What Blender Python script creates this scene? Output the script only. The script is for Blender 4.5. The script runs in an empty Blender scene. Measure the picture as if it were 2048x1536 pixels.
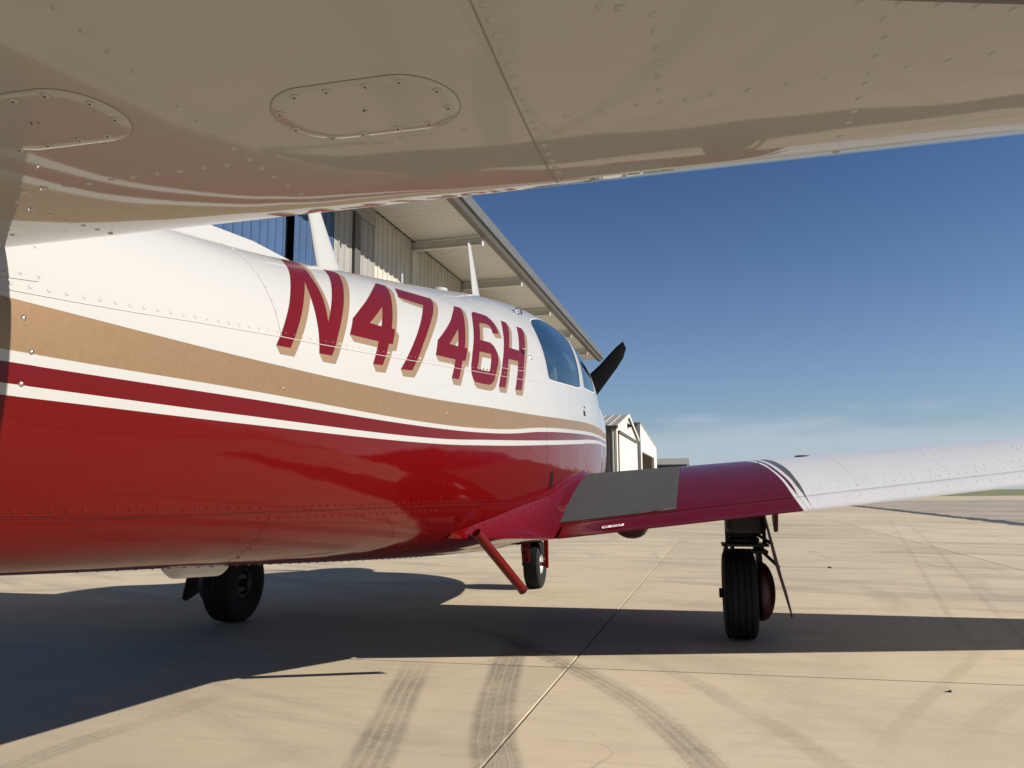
import bpy, math, random
import numpy as np
from mathutils import Vector, Matrix
from mathutils.geometry import delaunay_2d_cdt

random.seed(7)
scene = bpy.context.scene
R = math.radians

# ------------------------------------------------------------------ camera
cam_data = bpy.data.cameras.new('camera')
cam = bpy.data.objects.new('camera', cam_data)
scene.collection.objects.link(cam)
scene.camera = cam
cam_data.sensor_width = 36.0
cam_data.lens = 27.07
cam_data.clip_start = 0.05
cam_data.clip_end = 6000.0
yaw, pitch, roll = R(-13.03), R(8.04), R(-0.43)
fwd = Vector((math.sin(yaw) * math.cos(pitch), math.cos(yaw) * math.cos(pitch), math.sin(pitch)))
r0 = Vector((math.cos(yaw), -math.sin(yaw), 0.0))
u0 = r0.cross(fwd)
right = r0 * math.cos(roll) + u0 * math.sin(roll)
up = u0 * math.cos(roll) - r0 * math.sin(roll)
M = Matrix((right, up, -fwd)).transposed().to_4x4()
M.translation = Vector((1.192, -4.067, 0.717))
cam.matrix_world = M

# ------------------------------------------------------------------ light
SUN_TO = Vector((1.735, -0.09, 1.0)).normalized()      # direction towards the sun
sun_el = math.asin(SUN_TO.z)
sun_az = math.atan2(SUN_TO.x, SUN_TO.y)
sd = bpy.data.lights.new('sun', 'SUN')
sd.energy = 5.0
sd.angle = R(0.53)
sd.color = (1.0, 0.93, 0.82)
sun = bpy.data.objects.new('sun', sd)
scene.collection.objects.link(sun)
sun.rotation_euler = (-SUN_TO).to_track_quat('-Z', 'Y').to_euler()
sun.location = (20, -2, 15)

world = bpy.data.worlds.new('World')
scene.world = world
world.use_nodes = True
wt = world.node_tree
wt.nodes.clear()
w_out = wt.nodes.new('ShaderNodeOutputWorld')
w_bg = wt.nodes.new('ShaderNodeBackground')
w_sky = wt.nodes.new('ShaderNodeTexSky')
w_sky.sky_type = 'NISHITA'
w_sky.sun_disc = False
w_sky.sun_elevation = sun_el
w_sky.sun_rotation = sun_az
w_sky.altitude = 200.0
w_sky.air_density = 1.0
w_sky.dust_density = 0.45
w_sky.ozone_density = 2.0
SKY_STRENGTH = 0.05
w_bg.inputs['Strength'].default_value = SKY_STRENGTH
# a low bank of thin cloud along the horizon, all round
tc = wt.nodes.new('ShaderNodeTexCoord')
sep = wt.nodes.new('ShaderNodeSeparateXYZ')
wt.links.new(tc.outputs['Generated'], sep.inputs[0])
mp = wt.nodes.new('ShaderNodeMapping')
mp.inputs['Scale'].default_value = (1.6, 1.6, 9.0)
wt.links.new(tc.outputs['Generated'], mp.inputs[0])
nz = wt.nodes.new('ShaderNodeTexNoise')
nz.inputs['Scale'].default_value = 2.6
nz.inputs['Detail'].default_value = 5.0
nz.inputs['Roughness'].default_value = 0.55
wt.links.new(mp.outputs[0], nz.inputs['Vector'])
# threshold height wobbling with the noise
h1 = wt.nodes.new('ShaderNodeMath'); h1.operation = 'MULTIPLY_ADD'
wt.links.new(nz.outputs['Fac'], h1.inputs[0]); h1.inputs[1].default_value = 0.12; h1.inputs[2].default_value = 0.025
h2 = wt.nodes.new('ShaderNodeMath'); h2.operation = 'SUBTRACT'
wt.links.new(h1.outputs[0], h2.inputs[0]); wt.links.new(sep.outputs['Z'], h2.inputs[1])
cr = wt.nodes.new('ShaderNodeMapRange')
cr.interpolation_type = 'SMOOTHSTEP'
cr.inputs['From Min'].default_value = -0.006
cr.inputs['From Max'].default_value = 0.03
cr.inputs['To Max'].default_value = 0.72
wt.links.new(h2.outputs[0], cr.inputs['Value'])
mixc = wt.nodes.new('ShaderNodeMixRGB')
mixc.inputs['Color2'].default_value = (5.6, 6.6, 7.7, 1)
wt.links.new(cr.outputs[0], mixc.inputs['Fac'])
tint = wt.nodes.new('ShaderNodeMixRGB'); tint.blend_type = 'MULTIPLY'
tint.inputs['Fac'].default_value = 1.0
tint.inputs['Color2'].default_value = (0.91, 0.98, 1.15, 1)
wt.links.new(w_sky.outputs[0], tint.inputs['Color1'])
# the blue deepens steadily with height above the horizon
deep = wt.nodes.new('ShaderNodeMapRange'); deep.interpolation_type = 'SMOOTHSTEP'
deep.inputs['From Min'].default_value = 0.10; deep.inputs['From Max'].default_value = 0.46
wt.links.new(sep.outputs['Z'], deep.inputs['Value'])
tint2 = wt.nodes.new('ShaderNodeMixRGB'); tint2.blend_type = 'MULTIPLY'
tint2.inputs['Color2'].default_value = (0.58, 0.71, 0.82, 1)
wt.links.new(deep.outputs[0], tint2.inputs['Fac'])
wt.links.new(tint.outputs[0], tint2.inputs['Color1'])
wt.links.new(tint2.outputs[0], mixc.inputs['Color1'])
wt.links.new(mixc.outputs[0], w_bg.inputs['Color'])
wt.links.new(w_bg.outputs[0], w_out.inputs['Surface'])

scene.view_settings.view_transform = 'Standard'
scene.view_settings.look = 'None'
scene.view_settings.exposure = 0.75
scene.view_settings.gamma = 1.0
scene.view_settings.use_curve_mapping = False
scene.cycles.max_bounces = 8
scene.cycles.transparent_max_bounces = 12
scene.cycles.use_denoising = True

# ------------------------------------------------------------------ helpers
COL = scene.collection


class MB:
    """collects pieces of geometry that make up one mesh"""
    def __init__(self):
        self.v, self.f = [], []

    def add(self, v, f):
        n = len(self.v)
        self.v += [tuple(map(float, p)) for p in v]
        self.f += [tuple(i + n for i in q) for q in f]
        return self

    def box(self, lo, hi, rot=None, org=(0, 0, 0)):
        (x0, y0, z0), (x1, y1, z1) = lo, hi
        v = [(x0, y0, z0), (x1, y0, z0), (x1, y1, z0), (x0, y1, z0), (x0, y0, z1), (x1, y0, z1), (x1, y1, z1), (x0, y1, z1)]
        if rot is not None:
            v = [rot @ Vector(p) + Vector(org) for p in v]
        f = [(0, 3, 2, 1), (4, 5, 6, 7), (0, 1, 5, 4), (1, 2, 6, 5), (2, 3, 7, 6), (3, 0, 4, 7)]
        return self.add(v, f)

    def tube(self, pts, rad, n=14, cap=True):
        pts = [Vector(p) for p in pts]
        if not hasattr(rad, '__len__'):
            rad = [rad] * len(pts)
        d0 = (pts[1] - pts[0]).normalized()
        ref = Vector((0, 0, 1)) if abs(d0.z) < .9 else Vector((1, 0, 0))
        V, F = [], []
        for i, p in enumerate(pts):
            d = (pts[min(i + 1, len(pts) - 1)] - pts[max(i - 1, 0)]).normalized()
            a = d.cross(ref).normalized(); b = d.cross(a)
            for k in range(n):
                t = 2 * math.pi * k / n
                V.append(p + (a * math.cos(t) + b * math.sin(t)) * rad[i])
        for i in range(len(pts) - 1):
            for k in range(n):
                k2 = (k + 1) % n
                F.append((i * n + k, i * n + k2, (i + 1) * n + k2, (i + 1) * n + k))
        if cap:
            F.append(tuple(range(n))); F.append(tuple(range((len(pts) - 1) * n, len(pts) * n))[::-1])
        return self.add(V, F)

    def lathe(self, prof, c, axis='X', n=48, closed=True):
        """prof: (axial, radius) loop"""
        V, F = [], []
        m = len(prof)
        for k in range(n):
            t = 2 * math.pi * k / n
            for a, r in prof:
                if axis == 'X':
                    V.append((c[0] + a, c[1] + r * math.cos(t), c[2] + r * math.sin(t)))
                elif axis == 'Y':
                    V.append((c[0] + r * math.cos(t), c[1] + a, c[2] + r * math.sin(t)))
                else:
                    V.append((c[0] + r * math.cos(t), c[1] + r * math.sin(t), c[2] + a))
        mm = m if closed else m - 1
        for k in range(n):
            k2 = (k + 1) % n
            for i in range(mm):
                j = (i + 1) % m
                F.append((k * m + i, k * m + j, k2 * m + j, k2 * m + i))
        return self.add(V, F)

    def prism(self, poly, axis, a0, a1):
        """poly in the two other axes, extruded along axis from a0 to a1"""
        def P(p, a):
            if axis == 'X': return (a, p[0], p[1])
            if axis == 'Y': return (p[0], a, p[1])
            return (p[0], p[1], a)
        n = len(poly)
        V = [P(p, a0) for p in poly] + [P(p, a1) for p in poly]
        F = [tuple(range(n))[::-1], tuple(range(n, 2 * n))]
        F += [(i, (i + 1) % n, n + (i + 1) % n, n + i) for i in range(n)]
        return self.add(V, F)

    def grid(self, P):
        """P: array (m, n, 3)"""
        m, n = len(P), len(P[0])
        V = [p for row in P for p in row]
        F = [(i * n + j, i * n + j + 1, (i + 1) * n + j + 1, (i + 1) * n + j) for i in range(m - 1) for j in range(n - 1)]
        return self.add(V, F)

    def build(self, name, mat, parent=None, smooth=False, bevel=0, fix=True, autos=None):
        return mk(name, self.v, self.f, mat, parent, smooth, bevel=bevel, fix=fix, autos=autos)


def link(o, parent=None):
    COL.objects.link(o)
    if parent is not None:
        o.parent = parent
    return o


def mk(name, v, f, mat, parent=None, smooth=False, normals=None, bevel=0, fix=False, autos=None):
    me = bpy.data.meshes.new(name)
    me.from_pydata([tuple(map(float, p)) for p in v], [], [tuple(map(int, q)) for q in f])
    if fix:
        import bmesh
        bm = bmesh.new(); bm.from_mesh(me)
        bmesh.ops.recalc_face_normals(bm, faces=bm.faces)
        bm.to_mesh(me); bm.free()
    if smooth:
        me.polygons.foreach_set('use_smooth', [True] * len(me.polygons))
    me.update()
    if autos is not None:
        me.set_sharp_from_angle(angle=R(autos))
    if normals is not None:
        me.normals_split_custom_set_from_vertices([tuple(map(float, n)) for n in normals])
    me.materials.append(mat)
    o = bpy.data.objects.new(name, me)
    link(o, parent)
    if bevel:
        b = o.modifiers.new('bevel', 'BEVEL'); b.width = bevel; b.segments = 2; b.limit_method = 'ANGLE'
    return o


def empty(name, loc=(0, 0, 0)):
    o = bpy.data.objects.new(name, None)
    o.location = loc
    o.empty_display_size = 0.2
    return link(o)


def tag(o, label=None, cat=None, group=None, kind=None):
    if label: o['label'] = label
    if cat: o['category'] = cat
    if group: o['group'] = group
    if kind: o['kind'] = kind
    return o


# ------------------------------------------------------------------ materials
def new_mat(name):
    m = bpy.data.materials.new(name)
    m.use_nodes = True
    return m, m.node_tree, m.node_tree.nodes['Principled BSDF']


def N(nt, typ, **kw):
    n = nt.nodes.new(typ)
    for k, v in kw.items():
        setattr(n, k, v)
    return n


def math_node(nt, op, a, b=None, c=None):
    n = nt.nodes.new('ShaderNodeMath'); n.operation = op
    for i, x in enumerate((a, b, c)):
        if x is None: continue
        if isinstance(x, (int, float)): n.inputs[i].default_value = x
        else: nt.links.new(x, n.inputs[i])
    return n.outputs[0]


def mix_rgb(nt, fac, c1, c2, blend='MIX'):
    n = nt.nodes.new('ShaderNodeMixRGB'); n.blend_type = blend
    for s, x in (('Fac', fac), ('Color1', c1), ('Color2', c2)):
        if isinstance(x, (int, float)): n.inputs[s].default_value = x
        elif isinstance(x, tuple): n.inputs[s].default_value = (*x[:3], 1)
        else: nt.links.new(x, n.inputs[s])
    return n.outputs[0]


def noise(nt, vec, scale, detail=3.0, rough=0.5, dist=0.0):
    n = nt.nodes.new('ShaderNodeTexNoise')
    n.inputs['Scale'].default_value = scale
    n.inputs['Detail'].default_value = detail
    n.inputs['Roughness'].default_value = rough
    n.inputs['Distortion'].default_value = dist
    if vec is not None: nt.links.new(vec, n.inputs['Vector'])
    return n.outputs['Fac']


def ramp(nt, x, a, b, lo=0.0, hi=1.0):
    n = nt.nodes.new('ShaderNodeMapRange'); n.interpolation_type = 'SMOOTHSTEP'
    n.inputs['From Min'].default_value = a; n.inputs['From Max'].default_value = b
    n.inputs['To Min'].default_value = lo; n.inputs['To Max'].default_value = hi
    nt.links.new(x, n.inputs['Value'])
    return n.outputs[0]


def bump(nt, bsdf, height, strength, dist):
    n = nt.nodes.new('ShaderNodeBump')
    n.inputs['Strength'].default_value = strength
    n.inputs['Distance'].default_value = dist
    nt.links.new(height, n.inputs['Height'])
    nt.links.new(n.outputs[0], bsdf.inputs['Normal'])
    return n


def obj_coord(nt):
    return nt.nodes.new('ShaderNodeTexCoord').outputs['Object']


def simple(name, col, rough=0.5, metal=0.0, spec=0.5, var=0.0, vscale=6.0, bmp=0.0, bscale=80.0):
    m, nt, b = new_mat(name)
    b.inputs['Roughness'].default_value = rough
    b.inputs['Metallic'].default_value = metal
    b.inputs['Specular IOR Level'].default_value = spec
    vec = obj_coord(nt)
    if var:
        f = noise(nt, vec, vscale, 4.0)
        c = mix_rgb(nt, ramp(nt, f, .3, .7), tuple(x * (1 - var) for x in col), tuple(min(1, x * (1 + var)) for x in col))
        nt.links.new(c, b.inputs['Base Color'])
    else:
        b.inputs['Base Color'].default_value = (*col, 1)
    if bmp:
        bump(nt, b, noise(nt, vec, bscale, 3.0), bmp, 0.004)
    return m


WHITE = (0.34, 0.338, 0.33)  # same white paint as the wing, darkened to offset full sun on the fuselage
WING_WHITE = (0.60, 0.597, 0.585)  # lighter copy of that white, making up for less sun on top
RED = (0.088, 0.0018, 0.0018)
TAN = (0.232, 0.150, 0.083)


def curve_node(nt, x, pts, x0, x1, v0, v1):
    """a graph value(x) through pts, as a Float Curve"""
    t = math_node(nt, 'DIVIDE', math_node(nt, 'SUBTRACT', x, x0), x1 - x0)
    fc = nt.nodes.new('ShaderNodeFloatCurve')
    nt.links.new(t, fc.inputs['Value'])
    c = fc.mapping.curves[0]
    P = [((a - x0) / (x1 - x0), (b - v0) / (v1 - v0)) for a, b in pts]
    while len(c.points) < len(P):
        c.points.new(0.5, 0.5)
    for q, p in zip(c.points, P):
        q.location = p
        q.handle_type = 'AUTO'
    fc.mapping.update()
    return math_node(nt, 'MULTIPLY_ADD', fc.outputs[0], v1 - v0, v0)


def paint_finish(nt, b, vec, rough=0.06, spec=0.25, wave=0.6):
    b.inputs['Roughness'].default_value = rough
    b.inputs['Specular IOR Level'].default_value = spec
    b.inputs['Coat Weight'].default_value = 0.0
    b.inputs['Coat Roughness'].default_value = 0.03
    # gently uneven sheet metal under the paint
    mp_ = nt.nodes.new('ShaderNodeMapping')
    mp_.inputs['Scale'].default_value = (1.0, 0.8, 1.3)
    nt.links.new(vec, mp_.inputs[0])
    w1 = noise(nt, mp_.outputs[0], 4.2, 1.5)
    w2 = noise(nt, vec, 260.0, 2.0)
    h = math_node(nt, 'MULTIPLY_ADD', w2, 0.003, w1)
    bump(nt, b, h, wave, 0.008)


def fuselage_paint():
    m, nt, b = new_mat('fuselage_paint')
    vec = obj_coord(nt)
    s = nt.nodes.new('ShaderNodeSeparateXYZ'); nt.links.new(vec, s.inputs[0])
    Y, Z = s.outputs['Y'], s.outputs['Z']
    def edge(pts):
        c = curve_node(nt, Y, pts, -4.6, 2.9, 0.8, 1.2)
        return math_node(nt, 'LESS_THAN', Z, c)
    tan_top = edge([(-4.6, 1.03), (-3.13, 1.02), (-2.6, 1.012), (-2.1, 1.013), (-1.775, 1.018), (-1.315, 1.036), (-.75, 1.058), (-.1, 1.093), (.5, 1.126), (1.06, 1.144), (1.8, 1.150), (2.9, 1.15)])
    w1 = edge([(-4.6, .945), (-3.1, .938), (-2.6, .941), (-1.775, .939), (-1.257, .957), (-.567, 1.014), (.09, 1.053), (.647, 1.08), (1.3, 1.100), (2.9, 1.135)])
    r1 = edge([(-4.6, .925), (-3.1, .920), (-2.6, .923), (-1.775, .925), (-1.257, .941), (-.567, .995), (.09, 1.034), (.647, 1.061), (1.3, 1.082), (2.9, 1.11)])
    w2 = edge([(-4.6, .890), (-3.1, .887), (-2.6, .886), (-1.775, .891), (-1.257, .915), (-.567, .955), (.09, .998), (.806, 1.044), (1.3, 1.062), (2.9, 1.08)])
    rt = edge([(-4.6, .872), (-3.1, .869), (-2.6, .868), (-1.775, .874), (-1.257, .894), (-.567, .934), (.09, .976), (.806, 1.022), (1.3, 1.042), (2.9, 1.06)])
    fl = noise(nt, vec, 420.0, 2.0, 0.6)
    fl2 = noise(nt, vec, 60.0, 3.0, 0.6)
    gold = mix_rgb(nt, ramp(nt, fl, .35, .75), (TAN[0] * .95, TAN[1] * .95, TAN[2] * .95), (TAN[0] * 1.08, TAN[1] * 1.075, TAN[2] * 1.07))
    gold = mix_rgb(nt, ramp(nt, fl2, .35, .7, 0, .25), gold, (TAN[0] * .8, TAN[1] * .75, TAN[2] * .7))
    grime = noise(nt, vec, 2.4, 5.0, 0.6)
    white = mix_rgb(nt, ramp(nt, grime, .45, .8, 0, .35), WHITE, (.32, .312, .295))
    red = mix_rgb(nt, ramp(nt, grime, .4, .8, 0, .3), RED, (RED[0] * .88, RED[1] * 1.4, RED[2] * 1.4))
    c = mix_rgb(nt, tan_top, white, gold)
    c = mix_rgb(nt, w1, c, white)
    c = mix_rgb(nt, r1, c, red)
    c = mix_rgb(nt, w2, c, white)
    c = mix_rgb(nt, rt, c, red)
    # cabin lining on the inner face of the skin
    geo = nt.nodes.new('ShaderNodeNewGeometry')
    c = mix_rgb(nt, geo.outputs['Backfacing'], c, (.22, .20, .17))
    nt.links.new(c, b.inputs['Base Color'])
    is_gold = math_node(nt, 'MULTIPLY', tan_top, math_node(nt, 'SUBTRACT', 1.0, w1))
    nt.links.new(math_node(nt, 'MULTIPLY', is_gold, 0.35), b.inputs['Metallic'])
    paint_finish(nt, b, vec)
    nt.links.new(math_node(nt, 'MULTIPLY_ADD', is_gold, 0.27, 0.07), b.inputs['Roughness'])
    return m


def wing_paint():
    m, nt, b = new_mat('wing_paint')
    vec = obj_coord(nt)
    s = nt.nodes.new('ShaderNodeSeparateXYZ'); nt.links.new(vec, s.inputs[0])
    X = math_node(nt, 'ABSOLUTE', s.outputs['X'])
    Y = s.outputs['Y']
    def edge(pts):
        c = curve_node(nt, Y, pts, -1.0, 1.0, 0.9, 1.9)
        return math_node(nt, 'GREATER_THAN', X, c)
    b1 = edge([(-1, 1.665), (-.635, 1.637), (-.486, 1.621), (-.302, 1.607), (-.175, 1.594), (-.045, 1.576), (.082, 1.555), (.195, 1.53), (.45, 1.455), (.8, 1.31), (1, 1.2)])
    b2 = edge([(-1, 1.68), (-.62, 1.656), (-.482, 1.640), (-.349, 1.624), (-.242, 1.614), (-.126, 1.599), (-.005, 1.580), (.135, 1.56), (.45, 1.487), (.8, 1.35), (1, 1.24)])
    b3 = edge([(-1, 1.681), (-.613, 1.6565), (-.483, 1.642), (-.335, 1.636), (-.24, 1.628), (-.135, 1.614), (-.032, 1.599), (.079, 1.583), (.201, 1.562), (.45, 1.505), (.8, 1.37), (1, 1.26)])
    b4 = edge([(-1, 1.69), (-.62, 1.674), (-.475, 1.665), (-.32, 1.65), (-.213, 1.642), (-.11, 1.628), (-.002, 1.614), (.108, 1.597), (.213, 1.579), (.45, 1.53), (.8, 1.40), (1, 1.3)])
    b5 = edge([(-1, 1.695), (-.62, 1.675), (-.469, 1.672), (-.296, 1.669), (-.207, 1.663), (-.094, 1.657), (.023, 1.645), (.131, 1.629), (.245, 1.612), (.45, 1.565), (.8, 1.44), (1, 1.34)])
    grime = noise(nt, vec, 3.0, 5.0, 0.6)
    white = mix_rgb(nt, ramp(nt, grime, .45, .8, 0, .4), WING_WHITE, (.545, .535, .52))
    red = mix_rgb(nt, ramp(nt, grime, .4, .8, 0, .4), RED, (RED[0] * .85, RED[1] * 1.5, RED[2] * 1.5))
    c = mix_rgb(nt, b1, red, white)
    c = mix_rgb(nt, b2, c, red)
    c = mix_rgb(nt, b3, c, white)
    c = mix_rgb(nt, b4, c, (.10, .085, .07))
    c = mix_rgb(nt, b5, c, white)
    nt.links.new(c, b.inputs['Base Color'])
    paint_finish(nt, b, vec, 0.2)
    return m


def plain_paint(name, col, rough=0.05, spec=0.25):
    m, nt, b = new_mat(name)
    vec = obj_coord(nt)
    g = noise(nt, vec, 2.6, 5.0, 0.6)
    c = mix_rgb(nt, ramp(nt, g, .45, .8, 0, .35), col, tuple(x * .88 for x in col))
    nt.links.new(c, b.inputs['Base Color'])
    paint_finish(nt, b, vec, rough, spec, 0.4)
    return m


def glass_mat(name, tint):
    m, nt, b = new_mat(name)
    nt.nodes.remove(b)
    out = nt.nodes['Material Output']
    tr = nt.nodes.new('ShaderNodeBsdfTransparent'); tr.inputs['Color'].default_value = (*tint, 1)
    gl = nt.nodes.new('ShaderNodeBsdfGlossy'); gl.inputs['Roughness'].default_value = 0.02; gl.inputs['Color'].default_value = (.82, .93, .88, 1)
    fr = nt.nodes.new('ShaderNodeFresnel'); fr.inputs['IOR'].default_value = 1.5
    mx = nt.nodes.new('ShaderNodeMixShader')
    nt.links.new(math_node(nt, 'MINIMUM', math_node(nt, 'MULTIPLY_ADD', fr.outputs[0], 1.4, .15), 1.0), mx.inputs[0])
    nt.links.new(tr.outputs[0], mx.inputs[1]); nt.links.new(gl.outputs[0], mx.inputs[2])
    nt.links.new(mx.outputs[0], out.inputs['Surface'])
    return m


MAT = {}
MAT['fus'] = fuselage_paint()
MAT['wing'] = wing_paint()
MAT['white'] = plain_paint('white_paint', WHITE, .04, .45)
MAT['red'] = plain_paint('red_paint', RED)
MAT['letter_red'] = plain_paint('letter_red_paint', (.094, .0042, .0048), .22)
MAT['letter_tan'] = plain_paint('letter_tan_paint', (.186, .126, .077), .35)
MAT['glass'] = glass_mat('tinted_window_glass', (.62, .77, .76))
MAT['shield'] = glass_mat('windshield_glass', (.75, .8, .82))
MAT['rubber'] = simple('tyre_rubber', (.006, .0058, .0055), .8, spec=.3, var=.3, vscale=30, bmp=.2, bscale=300)
MAT['black'] = simple('black_metal', (.014, .013, .013), .5, spec=.3)
MAT['blade'] = simple('matt_black_blade', (.006, .006, .0065), .65, spec=.12)
MAT['steel'] = simple('bare_steel', (.55, .53, .50), .28, metal=1.0)
MAT['alu'] = simple('wheel_alloy', (.62, .60, .56), .4, metal=.7, var=.2, vscale=20)
MAT['seam'] = simple('panel_gap', (.22, .20, .18), .7)
MAT['seam_white'] = simple('panel_gap_on_white', (.36, .35, .33), .7)
MAT['gear_red'] = simple('grimy_red_paint', (.030, .0025, .003), .5, var=.4, vscale=12)  # grimy red, darkened further to carry the shade under the aircraft
MAT['dull_steel'] = simple('dull_steel', (.22, .22, .21), .35, metal=.9)
MAT['hub'] = simple('sooty_wheel_hub', (.03, .029, .027), .55, metal=.2, var=.3, vscale=20)  # wheel alloy with the shade around the main wheels painted in
MAT['seam_red'] = simple('panel_gap_on_red', (.055, .003, .0035), .6)
MAT['walk'] = simple('grit_walkway', (.054, .0555, .0555), .9, spec=.2, var=.10, vscale=60, bmp=.6, bscale=900)
MAT['seat'] = simple('seat_cloth', (.20, .18, .16), .85)
MAT['dark'] = simple('dark_opening', (.006, .006, .006), .9, spec=.1)
MAT['white_label'] = simple('white_placard', (.75, .75, .73), .5)
MAT['label_ink'] = simple('placard_ink', (.25, .03, .03), .6)

# ================================================================== SETTING
def pos_coord(nt):
    return nt.nodes.new('ShaderNodeNewGeometry').outputs['Position']


def concrete_mat(name, base=(.44, .367, .262), slabs=True):
    m, nt, b = new_mat(name)
    vec = pos_coord(nt)
    s = nt.nodes.new('ShaderNodeSeparateXYZ'); nt.links.new(vec, s.inputs[0])
    big = noise(nt, vec, 0.55, 5.0, 0.6, 0.4)
    mid = noise(nt, vec, 3.5, 5.0, 0.65)
    fine = noise(nt, vec, 90.0, 4.0, 0.7)
    c = mix_rgb(nt, ramp(nt, big, .3, .7), tuple(x * .90 for x in base), tuple(x * 1.07 for x in base))
    # pinkish and greyish patches of cement
    c = mix_rgb(nt, ramp(nt, mid, .48, .75, 0, .5), c, (base[0] * 1.04, base[1] * .98, base[2] * .98))
    c = mix_rgb(nt, ramp(nt, mid, .50, .25, 0, .35), c, (base[0] * .88, base[1] * .92, base[2] * .98))
    c = mix_rgb(nt, ramp(nt, fine, .3, .75, 0, .22), c, tuple(x * .72 for x in base))
    # sweeping scuffs left by turning wheels: thin arcs round far-off centres
    def arcs(cx, cy, fr, ft, lo, hi, amt, dist=.25):
        dx = math_node(nt, 'SUBTRACT', s.outputs['X'], cx); dy = math_node(nt, 'SUBTRACT', s.outputs['Y'], cy)
        r = math_node(nt, 'SQRT', math_node(nt, 'ADD', math_node(nt, 'MULTIPLY', dx, dx), math_node(nt, 'MULTIPLY', dy, dy)))
        th = math_node(nt, 'ARCTAN2', dy, dx)
        cb = nt.nodes.new('ShaderNodeCombineXYZ')
        nt.links.new(math_node(nt, 'MULTIPLY', r, fr), cb.inputs[0]); nt.links.new(math_node(nt, 'MULTIPLY', th, ft), cb.inputs[1])
        f = noise(nt, cb.outputs[0], 1.0, 3.0, 0.55, dist)
        return ramp(nt, f, lo, hi, 0, amt)
    dark = (base[0] * .55, base[1] * .57, base[2] * .62)
    a1 = arcs(1.0, -9.0, 2.1, 5.0, .52, .70, .78)
    a2 = arcs(9.5, 26.0, 1.7, 8.0, .54, .72, .72)
    a3 = arcs(-14.0, 3.0, 3.2, 9.0, .58, .72, .40)
    far = ramp(nt, s.outputs['Y'], -1.0, 2.5, .25, 1.0)
    for a in (a1, a2, a3):
        c = mix_rgb(nt, math_node(nt, 'MULTIPLY', a, far), c, dark)
    # blotches, old stains and dusty pale patches
    blot = noise(nt, vec, 1.7, 6.0, 0.7, .6)
    c = mix_rgb(nt, ramp(nt, blot, .52, .66, 0, .38), c, (base[0] * .74, base[1] * .74, base[2] * .76))
    c = mix_rgb(nt, ramp(nt, blot, .44, .30, 0, .28), c, (base[0] * 1.12, base[1] * 1.12, base[2] * 1.10))
    mps = nt.nodes.new('ShaderNodeMapping'); mps.inputs['Rotation'].default_value = (0, 0, .28); mps.inputs['Scale'].default_value = (.8, 9.0, 1)
    nt.links.new(vec, mps.inputs[0])
    brush = noise(nt, mps.outputs[0], 2.2, 5.0, .65)
    c = mix_rgb(nt, ramp(nt, brush, .48, .70, 0, .46), c, (base[0] * .76, base[1] * .77, base[2] * .80))
    grit = noise(nt, vec, 420.0, 2.0, .6)
    c = mix_rgb(nt, ramp(nt, grit, .58, .74, 0, .35), c, tuple(x * .6 for x in base))
    c = mix_rgb(nt, ramp(nt, grit, .40, .28, 0, .30), c, tuple(min(1, x * 1.25) for x in base))
    # hairline cracks, broken up by noise, and a few drips
    mpc = nt.nodes.new('ShaderNodeVectorMath'); mpc.operation = 'ADD'
    nv = nt.nodes.new('ShaderNodeTexNoise'); nv.inputs['Scale'].default_value = 1.3; nv.inputs['Detail'].default_value = 4.0
    nt.links.new(vec, nv.inputs['Vector']); nt.links.new(vec, mpc.inputs[0]); nt.links.new(nv.outputs['Color'], mpc.inputs[1])
    vo = nt.nodes.new('ShaderNodeTexVoronoi'); vo.feature = 'DISTANCE_TO_EDGE'; vo.inputs['Scale'].default_value = .42
    nt.links.new(mpc.outputs[0], vo.inputs['Vector'])
    ck = math_node(nt, 'MULTIPLY', ramp(nt, vo.outputs['Distance'], .0022, .0008, 0, .32), ramp(nt, mid, .46, .56))
    c = mix_rgb(nt, ck, c, tuple(x * .35 for x in base))
    vd = nt.nodes.new('ShaderNodeTexVoronoi'); vd.inputs['Scale'].default_value = 2.3
    nt.links.new(vec, vd.inputs['Vector'])
    c = mix_rgb(nt, math_node(nt, 'MULTIPLY', ramp(nt, vd.outputs['Distance'], .030, .012, 0, .55), ramp(nt, big, .5, .58)), c, tuple(x * .4 for x in base))
    spot = noise(nt, vec, 14.0, 2.0, 0.5)
    c = mix_rgb(nt, ramp(nt, spot, .70, .80, 0, .35), c, tuple(x * .6 for x in base))
    if slabs:
        oi = nt.nodes.new('ShaderNodeObjectInfo')
        k = ramp(nt, oi.outputs['Random'], 0, 1, .92, 1.06)
        vm = nt.nodes.new('ShaderNodeVectorMath'); vm.operation = 'SCALE'
        nt.links.new(c, vm.inputs[0]); nt.links.new(k, vm.inputs['Scale'])
        c = vm.outputs[0]
    nt.links.new(c, b.inputs['Base Color'])
    b.inputs['Roughness'].default_value = 0.82
    b.inputs['Specular IOR Level'].default_value = 0.3
    h = math_node(nt, 'MULTIPLY_ADD', noise(nt, vec, 260.0, 3.0, .7), .35, fine)
    bump(nt, b, h, 0.35, 0.0025)
    return m


MAT['conc'] = concrete_mat('apron_concrete')
MAT['conc_far'] = concrete_mat('apron_concrete_far', slabs=False)
MAT['filler'] = simple('joint_filler', (.03, .025, .02), .95)
MAT['asphalt'] = simple('worn_asphalt', (.26, .222, .175), .85, var=.22, vscale=.35, bmp=.4, bscale=60)
MAT['tar'] = simple('tar_seal', (.045, .04, .04), .6, var=.4, vscale=3)
MAT['grass'] = simple('dry_grass', (.12, .13, .045), .95, var=.35, vscale=.08)

g = MB()
g.grid([[(x, y, -.06) for x in (-3000, -300, -70, 90, 300, 3000)] for y in (-3000, -300, -70, 120, 400, 1200, 4000)])
tag(g.build('grass_field', MAT['grass'], fix=False), kind='structure')

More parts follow.
